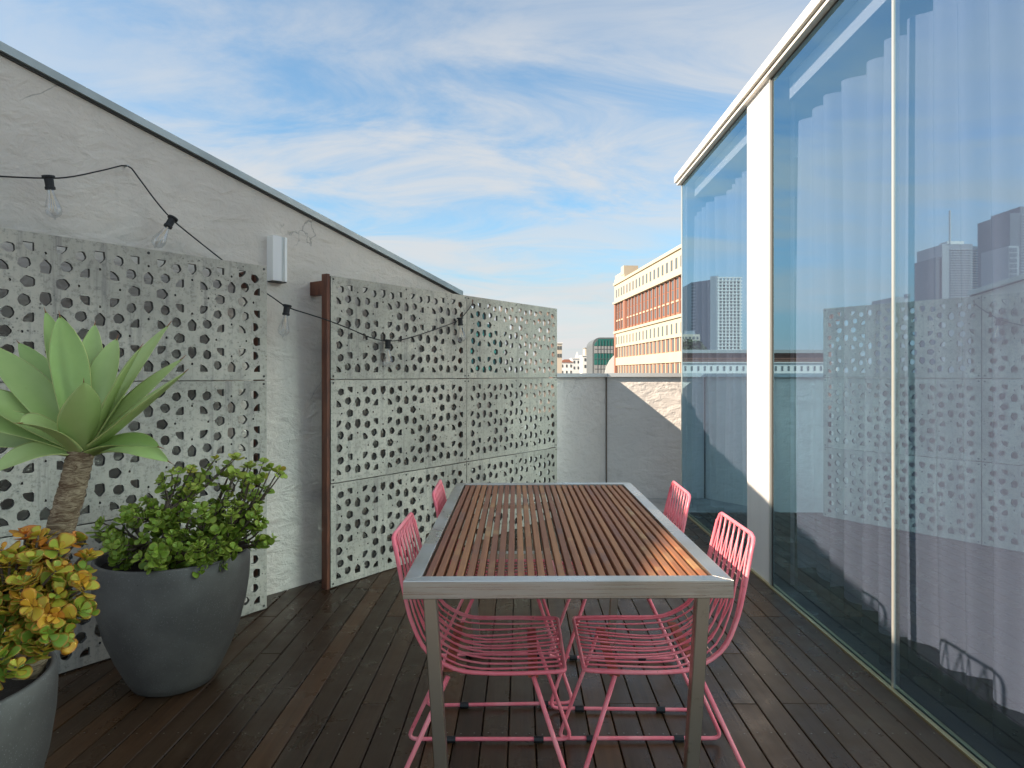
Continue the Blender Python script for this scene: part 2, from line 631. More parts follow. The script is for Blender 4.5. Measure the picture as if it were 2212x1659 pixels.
def box(name, x0, x1, y0, y1, z0, z1, mat, parent=None, bevel=0.0):
    v, f = box_data(x0, x1, y0, y1, z0, z1)
    o = mesh_obj(name, v, f, mat, parent)
    if bevel:
        bev(o, bevel)
    return o


def bev(o, w, seg=2):
    bm = bmesh.new()
    bm.from_mesh(o.data)
    bmesh.ops.bevel(bm, geom=bm.edges[:], offset=w, segments=seg, profile=0.6, affect='EDGES')
    bm.to_mesh(o.data)
    bm.free()
    return o


def prism(name, poly, z0, z1, mat, parent=None):
    """vertical prism over a plan polygon; z1 may be a list of heights"""
    n = len(poly)
    zs = z1 if isinstance(z1, (list, tuple)) else [z1] * n
    z0s = z0 if isinstance(z0, (list, tuple)) else [z0] * n
    v = [(p[0], p[1], z) for p, z in zip(poly, z0s)] + [(p[0], p[1], z) for p, z in zip(poly, zs)]
    f = [tuple(reversed(range(n))), tuple(range(n, 2 * n))] + [(i, (i + 1) % n, n + (i + 1) % n, n + i) for i in range(n)]
    return mesh_obj(name, v, f, mat, parent)


def catmull(pts, per=6):
    pts = [Vector(p) for p in pts]
    out = []
    for i in range(len(pts) - 1):
        p0 = pts[max(i - 1, 0)]
        p1, p2 = pts[i], pts[i + 1]
        p3 = pts[min(i + 2, len(pts) - 1)]
        for k in range(per):
            t = k / per
            out.append(0.5 * ((2 * p1) + (p2 - p0) * t + (2 * p0 - 5 * p1 + 4 * p2 - p3) * t * t + (3 * p1 - p0 - 3 * p2 + p3) * t ** 3))
    out.append(pts[-1])
    return out


def tube_data(pts, r, n=6, closed=False):
    pts = [Vector(p) for p in pts]
    N = len(pts)
    rs = r if isinstance(r, (list, tuple)) else [r] * N
    verts, faces = [], []
    tans = []
    for i in range(N):
        if closed:
            t = pts[(i + 1) % N] - pts[i - 1]
        else:
            t = pts[min(i + 1, N - 1)] - pts[max(i - 1, 0)]
        tans.append(t.normalized())
    up = Vector((0, 0, 1)) if abs(tans[0].z) < 0.9 else Vector((1, 0, 0))
    a = tans[0].cross(up).normalized()
    for i in range(N):
        a = (a - tans[i] * a.dot(tans[i])).normalized()
        b = tans[i].cross(a)
        for k in range(n):
            an = 2 * math.pi * k / n
            verts.append(pts[i] + (a * math.cos(an) + b * math.sin(an)) * rs[i])
    for i in range(N if closed else N - 1):
        j = (i + 1) % N
        for k in range(n):
            k2 = (k + 1) % n
            faces.append((i * n + k, i * n + k2, j * n + k2, j * n + k))
    if not closed:
        faces.append(tuple(reversed(range(n))))
        faces.append(tuple(range((N - 1) * n, N * n)))
    return verts, faces


def tube(name, pts, r, mat, parent=None, n=6, closed=False):
    v, f = tube_data(pts, r, n, closed)
    return mesh_obj(name, v, f, mat, parent, smooth=True)


def lathe_data(prof, n=48):
    verts, faces = [], []
    for r, z in prof:
        for k in range(n):
            a = 2 * math.pi * k / n
            verts.append((r * math.cos(a), r * math.sin(a), z))
    for i in range(len(prof) - 1):
        for k in range(n):
            k2 = (k + 1) % n
            faces.append((i * n + k, i * n + k2, (i + 1) * n + k2, (i + 1) * n + k))
    return verts, faces


def join_data(parts):
    V, Fc = [], []
    for v, f in parts:
        o = len(V)
        V += list(v)
        Fc += [tuple(i + o for i in q) for q in f]
    return V, Fc


# ------------------------------------------------------------------ the setting: ground, deck, gutter
struct(mesh_obj('ground', [(-2500, -600, -16), (2500, -600, -16), (2500, 4500, -16), (-2500, 4500, -16)], [(0, 1, 2, 3)], 'city_ground'))

# gable wall frame: W0 on its base line, U along it away from us, NRM out of it towards us
U = Vector((0.587, 0.81, 0)).normalized()
NRM = Vector((U.y, -U.x, 0))
W0 = Vector((-1.395, 3.755, 0))


def wp(t, d, z):
    p = W0 + U * t + NRM * d
    return Vector((p.x, p.y, z))


def on_wall(xd, yd, d):
    """point seen at (xd, yd) on the plane d in front of the gable wall"""
    k = (xd - VX) / F
    o = W0 + NRM * d
    t = (k * o.y - o.x) / (U.x - k * U.y)
    D = o.y + t * U.y
    return wp(t, d, CH + (VY - yd) / F * D), t


def wall_top(t):
    z = 1.85 - 0.255 * (max(t, -1.32) - 1.563)
    return z + 0.21 * max(0.0, -1.32 - t)  # lower slope out of view, shaped to let sun reach the curtain


def wall_y(x):
    return W0.y + (x - W0.x) / U.x * U.y


XG = 1.459                      # outer face of the glass
deck = struct(empty('deck', (0, 0, 0)))
box('deck_bearer', -4.3, 1.43, -1.5, 5.98, -0.10, -0.032, 'joist', deck)
BW, GAP = 0.0885, 0.0042
bm_cache = {}


def board_mesh(L):
    key = round(L, 3)
    if key not in bm_cache:
        v, f = box_data(-BW / 2, BW / 2, -L / 2, L / 2, -0.030, 0.0)
        me = bpy.data.meshes.new('board')
        me.from_pydata(v, [], f)
        bm = bmesh.new()
        bm.from_mesh(me)
        bmesh.ops.bevel(bm, geom=[e for e in bm.edges if all(vv.co.z > -0.001 for vv in e.verts)], offset=0.0022, segments=1, affect='EDGES')
        bm.to_mesh(me)
        bm.free()
        me.materials.append(M['deck'])
        bm_cache[key] = me
    return bm_cache[key]


screw_spots = []
x = 1.436 - BW / 2
while x > -3.6:
    yend = min(5.96, wall_y(x) + 0.10)
    ystart = -1.4
    if yend > ystart + 0.4:
        y = ystart
        first = True
        while y < yend - 0.05:
            L = rnd.choice([1.35, 1.8, 2.25, 2.7]) if not first else rnd.choice([1.2, 1.65, 2.1, 2.55, 3.0])
            first = False
            y2 = min(y + L, yend)
            if yend - y2 < 0.35:
                y2 = yend
            o = inst('board', board_mesh(y2 - y - 0.003), deck, Matrix.Translation((x, (y + y2) / 2, rnd.uniform(-0.0012, 0.0008))))
            o.data.name = 'board'
            y = y2
        for sy in (0.94, 1.39, 1.84, 2.29, 2.74, 3.19, 3.64, 4.09, 4.54, 4.99, 5.44):
            if sy < yend - 0.05 and sy > 1.6:
                for sx in (-0.024, 0.024):
                    screw_spots.append((x + sx + rnd.uniform(-0.004, 0.004), sy + rnd.uniform(-0.006, 0.006)))
    x -= BW + GAP
parts = []
for sx, sy in screw_spots:
    vv = [(sx + 0.0032 * math.cos(a * math.pi / 3), sy + 0.0032 * math.sin(a * math.pi / 3), 0.0016) for a in range(6)]
    parts.append((vv, [(0, 1, 2, 3, 4, 5)]))
v, f = join_data(parts)
o = mesh_obj('deck_screws', v, f, 'screw', deck)
o['kind'] = 'stuff'
struct(box('gutter', -0.6, 8.0, 5.985, 7.6, -0.40, -0.12, 'gutter'))

# ------------------------------------------------------------------ rendered gable wall
TE, T0 = 1.573, -6.5
wall = tag(empty('rendered_wall', wp(0, 0, 0)), 'tall grey rendered gable wall with sloping top behind the perforated screens', 'wall')
TH = 0.22


def wall_local(o):
    o.location = -Vector(wall.location)
    return o




def run(name, ts, d0, d1, zlo, zhi, mat):
    """bar along the wall between offsets d0 and d1, its heights given for each t"""
    V, Fc = [], []
    for t in ts:
        V += [wp(t, d0, zlo(t)), wp(t, d1, zlo(t)), wp(t, d1, zhi(t)), wp(t, d0, zhi(t))]
    n = len(ts)
    for i in range(n - 1):
        for k in range(4):
            k2 = (k + 1) % 4
            Fc.append((i * 4 + k, i * 4 + k2, (i + 1) * 4 + k2, (i + 1) * 4 + k))
    Fc += [(3, 2, 1, 0), tuple((n - 1) * 4 + k for k in range(4))]
    bm = bmesh.new()
    o = mesh_obj(name, V, Fc, mat, wall)
    bm.from_mesh(o.data)
    bmesh.ops.recalc_face_normals(bm, faces=bm.faces[:])
    bm.to_mesh(o.data)
    bm.free()
    return wall_local(o)


TK = -1.32
run('wall_body', [T0, TK, TE], 0, -TH, lambda t: -0.12, wall_top, 'stucco')
e = 0.03
run('cap_flashing', [T0, TK, TE + 0.012], e, -TH - e, lambda t: wall_top(t) - 0.020, lambda t: wall_top(t) + 0.016, 'flashing')
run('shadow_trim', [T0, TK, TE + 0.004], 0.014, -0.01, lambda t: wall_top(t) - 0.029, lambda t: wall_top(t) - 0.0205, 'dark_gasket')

# low parapets
CX, CY_ = 0.926, 7.29
DB = (Vector((CX, CY_, 0)) - W0).dot(NRM)
TC = (Vector((CX, CY_, 0)) - W0).dot(U)
low_w = tag(empty('low_parapet', wp(2, DB, 0)), 'low grey rendered parapet running on behind the perforated screen to the corner crack', 'wall')
pb = prism('wall_body', [wp(TE + 0.002, DB, 0), wp(TC, DB, 0), wp(TC + 0.15, DB - 0.22, 0), wp(TE + 0.002, DB - 0.22, 0)], -0.4, 1.205, 'stucco_parapet', low_w)
pb.location = -Vector(low_w.location)
pb = prism('coping', [wp(TE + 0.004, DB + 0.035, 0), wp(TC - 0.03, DB + 0.035, 0), wp(TC + 0.2, DB - 0.26, 0), wp(TE + 0.004, DB - 0.26, 0)], 1.206, 1.243, 'pale_flashing', low_w)
pb.location = -Vector(low_w.location)
end_w = tag(empty('end_parapet', (3, CY_, 0)), 'pale rendered end parapet half in sun, between the corner crack and the glass', 'wall')
pb = prism('wall_body', [(CX - 0.03, CY_ - 0.02), (7.5, CY_ - 0.02), (7.5, CY_ + 0.25), (CX + 0.10, CY_ + 0.25)], -0.4, 1.205, 'stucco_parapet', end_w)
pb.location = -Vector(end_w.location)
pb = box('corner_crack', CX - 0.010, CX + 0.004, CY_ - 0.028, CY_ - 0.0203, -0.35, 1.2, 'crack', end_w)
pb.location = -Vector(end_w.location)
pb = prism('coping', [(CX - 0.012, CY_ - 0.055), (7.5, CY_ - 0.055), (7.5, CY_ + 0.28), (CX + 0.15, CY_ + 0.28)], 1.2065, 1.247, 'pale_flashing', end_w)
pb.location = -Vector(end_w.location)

# ------------------------------------------------------------------ glass pavilion
gp = tag(empty('glass_pavilion', (XG, 2.5, 0)), 'white framed glass pavilion with full height mirrored panes beside the deck', 'building')


def gbox(name, x0, x1, y0, y1, z0, z1, mat, parent=gp, bevel=0.0):
    o = box(name, x0, x1, y0, y1, z0, z1, mat, parent, bevel)
    o.location = -Vector(gp.location)
    return o


YB, YE = -2.0, 6.09
gbox('column', XG - 0.006, XG + 0.14, 3.905, 4.300, 0.0, 2.966, 'white', bevel=0.003)
gbox('column_frame', XG - 0.002, XG + 0.10, 3.868, 3.904, 0.0, 2.954, 'dark_gasket')
gbox('column_frame', XG - 0.012, XG + 0.02, 3.886, 3.9035, 0.0, 2.954, 'joint_metal')
gbox('fascia', XG - 0.055, XG + 0.25, YB, YE + 0.05, 2.992, 3.048, 'fascia', bevel=0.004)
gbox('fascia_reveal', XG - 0.02, XG + 0.2, YB, YE + 0.04, 2.984, 2.9915, 'dark_gasket')
gbox('lower_trim', XG - 0.036, XG + 0.16, YB, YE + 0.03, 2.966, 2.9835, 'fascia', bevel=0.002)
gbox('head_gasket', XG - 0.001, XG + 0.09, YB, YE, 2.955, 2.9655, 'dark_gasket')
gbox('roof', XG + 0.1, 5.2, YB, YE + 0.02, 3.0485, 3.10, 'fascia')
gbox('corner_post', XG - 0.003, XG + 0.03, YE - 0.03, YE, 0.0, 2.954, 'joint_metal')
gbox('end_wall', XG + 0.031, 5.1, YE - 0.09, YE - 0.001, 0.0, 2.96, 'room_wall')
gbox('back_wall', 5.0, 5.1, YB, YE - 0.1, 0.0, 2.92, 'room_wall')
gbox('near_wall', XG + 0.03, 5.0, YB, YB + 0.1, 0.0, 2.92, 'room_wall')
gbox('ceiling', XG + 0.095, 5.0, YB, YE - 0.1, 2.83, 2.96, 'room_ceiling')
gbox('ceiling_bulkhead', XG + 0.40, XG + 0.55, YB + 0.1, YE - 0.1, 2.70, 2.829, 'room_ceiling')
gbox('floor', XG + 0.26, 5.0, YB, YE - 0.1, -0.2, -0.012, 'room_floor')
gbox('inner_sill', XG + 0.033, XG + 0.259, YB, YE - 0.1, -0.2, -0.004, 'sill_grey')
gbox('track', XG - 0.022, XG - 0.004, YB, YE, -0.2, 0.008, 'track', bevel=0.002)
gbox('glazing_channel', XG - 0.003, XG + 0.032, YB, YE, -0.2, 0.004, 'dark_gasket')
JY = 2.616
panes = [(YB, 0.9), (0.912, JY - 0.008), (JY + 0.008, 3.866), (4.302, YE - 0.032)]
for y0, y1 in panes:
    v, f = box_data(XG, XG + 0.014, y0, y1, 0.005, 2.954)
    o = mesh_obj('pane', v, f, ['glass_in', 'glass'], gp, mat_ids=[0, 0, 0, 0, 0, 1])
    o.location = -Vector(gp.location)
gbox('joint', XG - 0.004, XG + 0.02, JY - 0.007, JY + 0.007, 0.005, 2.954, 'joint_metal')
gbox('joint', XG - 0.004, XG + 0.02, 0.901, 0.911, 0.005, 2.954, 'joint_metal')


def curtain(y0, y1, label, seed):
    rr = random.Random(seed)
    root = tag(empty('curtain', (XG + 0.24, (y0 + y1) / 2, 0)), label, 'curtain', 'sheer curtains behind the glass')
    ny = int((y1 - y0) / 0.012)
    zs_main = [0.155, 0.30, 0.8, 1.5, 2.2, 2.62, 2.655]
    zs_hem = [0.022, 0.09, 0.1545]
    ph = rr.uniform(0, 6)

    def offs(y, z):
        a = 2 * math.pi * (y / 0.175) + ph + 1.6 * math.sin(2.1 * y + ph) + 0.9 * math.sin(5.3 * y)
        w = math.sin(a)
        w = math.copysign(abs(w) ** 0.75, w)
        am = 0.056 * (0.72 + 0.42 * math.sin(3.7 * y + 1.0) * math.sin(8.3 * y)) * (1.0 if z > 0.5 else 0.86 + 0.14 * z * 2)
        return 0.10 + am * w + 0.018 * math.sin(6.0 * y + z * 0.9)

    for nm, zs, mt in (('fabric', zs_main, 'sheer_white'), ('hem', zs_hem, 'sheer_hem')):
        V, Fc = [], []
        for i in range(ny + 1):
            y = y0 + (y1 - y0) * i / ny
            for z in zs:
                zz = z + (0.02 * math.sin(2 * math.pi * y / 0.33 + ph) if z < 0.2 else 0)
                V.append((XG + 0.035 + offs(y, z) - root.location.x, y - root.location.y, zz))
        k = len(zs)
        for i in range(ny):
            for j in range(k - 1):
                Fc.append((i * k + j, (i + 1) * k + j, (i + 1) * k + j + 1, i * k + j + 1))
        mesh_obj(nm, V, Fc, mt, root, smooth=True)
    return root


curtain(-1.6, 3.83, 'long pale sheer curtain with dark hem behind the two near panes', 3)
curtain(4.42, 6.03, 'sheer curtain seen dimly behind the far narrow pane past the white column', 8)

# ------------------------------------------------------------------ perforated screens
PW, PH, MG = 1.2, 0.6, 0.043


def clip(poly, x0, x1, y0, y1):
    def cut(pts, ins, isec):
        out = []
        for i in range(len(pts)):
            a, b = pts[i - 1], pts[i]
            ia, ib = ins(a), ins(b)
            if ib:
                if not ia:
                    out.append(isec(a, b))
                out.append(b)
            elif ia:
                out.append(isec(a, b))
        return out

    def ix(c):
        return lambda a, b: (c, a[1] + (b[1] - a[1]) * (c - a[0]) / (b[0] - a[0]))

    def iy(c):
        return lambda a, b: (a[0] + (b[0] - a[0]) * (c - a[1]) / (b[1] - a[1]), c)

    for ins, isec in ((lambda p: p[0] >= x0, ix(x0)), (lambda p: p[0] <= x1, ix(x1)), (lambda p: p[1] >= y0, iy(y0)), (lambda p: p[1] <= y1, iy(y1))):
        if len(poly) < 3:
            return []
        poly = cut(poly, ins, isec)
    return poly


def soft(poly, k=0.28):
    out = []
    n = len(poly)
    for i in range(n):
        p, a, b = poly[i], poly[i - 1], poly[(i + 1) % n]
        out.append((p[0] + (a[0] - p[0]) * k, p[1] + (a[1] - p[1]) * k))
        out.append((p[0] + (b[0] - p[0]) * k, p[1] + (b[1] - p[1]) * k))
    return out


def panel_holes():
    rr = random.Random(5)
    holes = []
    seen = set()
    for i in range(-1, 8):
        for j in range(-1, 5):
            cx, cz = 0.2 * i, 0.2 * j
            if (i + j) % 2 == 0:
                for dx, dz in ((0.08, 0), (-0.08, 0), (0, 0.08), (0, -0.08)):
                    holes.append([(cx + dx + 0.0055 * math.cos(a), cz + dz + 0.0065 * math.sin(a)) for a in (0.5, 1.57, 2.64, 3.93, 5.5)])
                for sx in (1, -1):
                    for sz in (1, -1):
                        ox, oz = cx + sx * 0.039, cz + sz * 0.039
                        r = 0.0395
                        pts = [(0, 0), (r, 0), (0.90 * r, 0.47 * r), (0.47 * r, 0.90 * r), (0, r)]
                        holes.append(soft([(ox + sx * a, oz + sz * b) for a, b in pts], 0.14))
                for ax, az in ((0.127, 0.075), (0.075, 0.127)):
                    for sx in (1, -1):
                        for sz in (1, -1):
                            q = (round(cx + sx * ax, 2), round(cz + sz * az, 2))
                            if q in seen:
                                continue
                            seen.add(q)
                            hx, hz = cx + sx * ax, cz + sz * az
                            ro = math.atan2(sz * az, sx * ax) + (0.35 if ax > az else -0.35)
                            pts = []
                            for k in range(5):
                                a = 2 * math.pi * k / 5 + ro
                                rx = 0.0248 + 0.0022 * math.sin(3 * k + i + j)
                                pts.append((hx + rx * math.cos(a), hz + rx * math.sin(a)))
                            holes.append(soft(pts, 0.2))
            else:
                for s in (1, -1):
                    pts = [(0.0300 * math.cos(2 * math.pi * k / 5), 0.0268 * math.sin(2 * math.pi * k / 5)) for k in range(5)]
                    holes.append(soft([(cx + s * 0.060 + s * a, cz + b) for a, b in pts], 0.16))
                    pts = [(0, 0.035), (0.0225, 0.011), (0.0175, -0.024), (-0.0175, -0.024), (-0.0225, 0.011)]
                    holes.append(soft([(cx + a, cz + s * 0.062 + s * b) for a, b in pts], 0.15))
    out = []
    for h in holes:
        c = clip(h, MG, PW - MG, MG, PH - MG)
        if len(c) < 3:
            continue
        ar = 0.5 * sum(c[i - 1][0] * c[i][1] - c[i][0] * c[i - 1][1] for i in range(len(c)))
        if abs(ar) < 4e-5:
            continue
        if ar < 0:
            c = c[::-1]
        d = [c[0]]
        for p in c[1:]:
            if (p[0] - d[-1][0]) ** 2 + (p[1] - d[-1][1]) ** 2 > 1e-6:
                d.append(p)
        if (d[0][0] - d[-1][0]) ** 2 + (d[0][1] - d[-1][1]) ** 2 < 1e-6:
            d.pop()
        if len(d) >= 3:
            out.append(d)
    return out


def make_panel():
    holes = panel_holes()
    pts = [Vector(p) for p in ((0.003, 0.003), (PW - 0.003, 0.003), (PW - 0.003, PH - 0.003), (0.003, PH - 0.003))]
    loops = [[0, 1, 2, 3]]
    for h in holes:
        s = len(pts)
        pts += [Vector(p) for p in h]
        loops.append(list(range(s, s + len(h))))
    edges = []
    for lp in loops:
        edges += [(lp[i - 1], lp[i]) for i in range(len(lp))]
    vo, eo, fo, _, _, _ = delaunay_2d_cdt(pts, edges, [], 0, 1e-6)
    vo = np.array([(p.x, p.y) for p in vo])
    tri = np.array([list(q) for q in fo if len(q) == 3])
    cen = vo[tri].mean(axis=1)
    keep = np.ones(len(tri), bool)
    for h in holes:
        h = np.array(h)
        ins = np.ones(len(tri), bool)
        for i in range(len(h)):
            a, b = h[i - 1], h[i]
            ins &= ((b[0] - a[0]) * (cen[:, 1] - a[1]) - (b[1] - a[1]) * (cen[:, 0] - a[0])) > -1e-9
        keep &= ~ins
    tri = tri[keep]
    T = 0.019
    n = len(vo)
    V = [(p[0], -T / 2, p[1]) for p in vo] + [(p[0], T / 2, p[1]) for p in vo]
    Fc = []
    cnt = {}
    for a, b, c in tri.tolist():
        if (vo[b][0] - vo[a][0]) * (vo[c][1] - vo[a][1]) - (vo[b][1] - vo[a][1]) * (vo[c][0] - vo[a][0]) < 0:
            b, c = c, b
        Fc.append((a, b, c))
        Fc.append((n + a, n + c, n + b))
        for e0, e1 in ((a, b), (b, c), (c, a)):
            cnt[(e0, e1)] = 1
    for (a, b) in list(cnt):
        if (b, a) not in cnt:
            Fc.append((b, a, n + a, n + b))
    me = bpy.data.meshes.new('panel')
    me.from_pydata(V, [], Fc)
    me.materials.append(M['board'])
    me.materials.append(M['board_back_shade'])
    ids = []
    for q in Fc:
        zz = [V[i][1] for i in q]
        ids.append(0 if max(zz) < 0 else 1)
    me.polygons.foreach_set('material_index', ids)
    me.update()
    return me


panel_me = make_panel()
v, f = join_data([([(0.0062 * math.cos(k * math.pi / 4), -0.011, 0.0062 * math.sin(k * math.pi / 4)) for k in range(8)] + [(0.0075 * math.cos(k * math.pi / 4), -0.0075, 0.0075 * math.sin(k * math.pi / 4)) for k in range(8)],
                   [tuple(range(8))] + [(i, (i + 1) % 8, 8 + (i + 1) % 8, 8 + i) for i in range(8)])])
bolt_me = bpy.data.meshes.new('bolt')
bolt_me.from_pydata(v, [], f)
bolt_me.materials.append(M['dark_gasket'])
ANG = math.atan2(U.y, U.x)
SD = 0.185                      # how far the screens stand off the wall


def screen(t0, ncol, label, group):
    base = wp(t0, SD, 0)
    root = tag(empty('perforated_screen', base, ANG), label, 'screen', group)
    for c in range(ncol):
        for r in range(3):
            pz = 0.004 + r * 0.6
            pn = inst('panel', panel_me, root, Matrix.Translation((c * PW, rnd.uniform(-0.002, 0.002), pz)))
            for bx, bz in ((0.02, 0.02), (PW - 0.02, 0.02), (0.02, PH - 0.02), (PW - 0.02, PH - 0.02), (PW / 2, PH - 0.02)):
                inst('bolt', bolt_me, pn, Matrix.Translation((bx, 0, bz)))
    W = ncol * PW
    # frame behind: posts (y local is towards the wall)
    for px_ in [0.0] + [PW * (k + 1) for k in range(ncol)]:
        if px_ == 0:
            a, b = 0.002, 0.045
        elif px_ == W:
            a, b = W - 0.045, W - 0.002
        else:
            a, b = px_ - 0.045, px_ + 0.045
        box('post', a, b, 0.0105, 0.046, 0.0, 1.80, 'rust', root)
    for z0 in (1.70,):
        for px_ in (0.004, W - 0.05):
            box('bracket', px_, px_ + 0.045, 0.0465, SD - 0.002, z0, z0 + 0.08, 'rust', root)
    return root


screen(-0.17 - 2 * PW, 2, 'weathered grey perforated concrete screen behind the spiky agave', 'perforated screens along the wall')
s2 = screen(0.235, 2, 'perforated concrete screen with rust brown edge post behind the pink chairs', 'perforated screens along the wall')
box('edge_post', -0.024, -0.002, -0.008, 0.040, 0.0, 1.812, 'rust', s2, bevel=0.003)

# ------------------------------------------------------------------ table
TZ = 0.745
table = tag(empty('dining_table', (0.105, 2.30, 0), R(0.55)), 'long outdoor dining table with brown timber slats in a brushed steel frame', 'table')
TW, TL, TF, TT = 0.787, 1.432, 0.040, 0.044
hx, hy = TW / 2, TL / 2


def rail(name, poly):
    o = prism(name, poly, TZ - TT, TZ, 'steel', table)
    return bev(o, 0.0022)


rail('top_rail', [(-hx, -hy), (hx, -hy), (hx - TF, -hy + TF), (-hx + TF, -hy + TF)])
rail('top_rail', [(hx, hy), (-hx, hy), (-hx + TF, hy - TF), (hx - TF, hy - TF)])
rail('top_rail', [(-hx, hy), (-hx, -hy), (-hx + TF, -hy + TF), (-hx + TF, hy - TF)])
rail('top_rail', [(hx, -hy), (hx, hy), (hx - TF, hy - TF), (hx - TF, -hy + TF)])
NS = 28
pitch = (TW - 2 * TF - 0.004) / NS
v, f = box_data(-pitch / 2 + 0.0040, pitch / 2 - 0.0040, -hy + TF + 0.003, hy - TF - 0.003, -0.022, 0.0)
slat_o = None
for i in range(NS):
    xx = -hx + TF + 0.002 + pitch * (i + 0.5)
    if slat_o is None:
        slat_o = bev(mesh_obj('slat', v, f, 'slat', table), 0.0015, 1)
        slat_o.location = (xx, 0, TZ - 0.004)
    else:
        inst('slat', slat_o.data, table, Matrix.Translation((xx, rnd.uniform(-0.001, 0.001), TZ - 0.004 + rnd.uniform(-0.0012, 0.0008))))
for yy in (-0.36, 0.36):
    box('slat_bearer', -hx + TF + 0.001, hx - TF - 0.001, yy - 0.015, yy + 0.015, TZ - 0.043, TZ - 0.0275, 'steel_leg', table)
for sx in (-1, 1):
    for sy in (-1, 1):
        lx, ly = sx * (hx - 0.055), sy * (hy - 0.07)
        w = 0.0160
        dx = -sx * 0.045
        V = []
        for z, o_ in ((0.0, dx), (TZ - TT - 0.0005, 0)):
            V += [(lx + o_ - w, ly - w, z), (lx + o_ + w, ly - w, z), (lx + o_ + w, ly + w, z), (lx + o_ - w, ly + w, z)]
        o = mesh_obj('leg', V, [(0, 3, 2, 1), (4, 5, 6, 7), (0, 1, 5, 4), (1, 2, 6, 5), (2, 3, 7, 6), (3, 0, 4, 7)], 'steel_leg', table)
        bev(o, 0.002, 1)

# ------------------------------------------------------------------ wire chairs
PROF = [(0.237, 0.426), (0.12, 0.424), (0.01, 0.424), (-0.065, 0.433), (-0.141, 0.477), (-0.18, 0.545), (-0.203, 0.62), (-0.24, 0.785)]
PROFC = catmull([(x, 0, z) for x, z in PROF], 5)
# arc-length parameter
cum = [0.0]
for a, b in zip(PROFC[:-1], PROFC[1:]):
    cum.append(cum[-1] + (b - a).length)
LTOT = cum[-1]


def prof_at(s):
    s = max(0.0, min(LTOT, s))
    for i in range(len(cum) - 1):
        if s <= cum[i + 1]:
            t = (s - cum[i]) / (cum[i + 1] - cum[i])
            return PROFC[i].lerp(PROFC[i + 1], t)
    return PROFC[-1]


def half_w(s):
    u = s / LTOT
    if u < 0.45:
        return 0.198 + 0.010 * math.sin(math.pi * u / 0.45)
    return 0.198 + (0.163 - 0.198) * ((u - 0.45) / 0.55)


def shell(s, y):
    p = prof_at(s)
    # seat dips a little in the middle
    dip = -0.012 * (1 - (y / 0.2) ** 2) * math.sin(math.pi * min(1, s / LTOT * 1.6)) if s < LTOT / 1.6 else 0
    return Vector((p.x, y, p.z + dip))


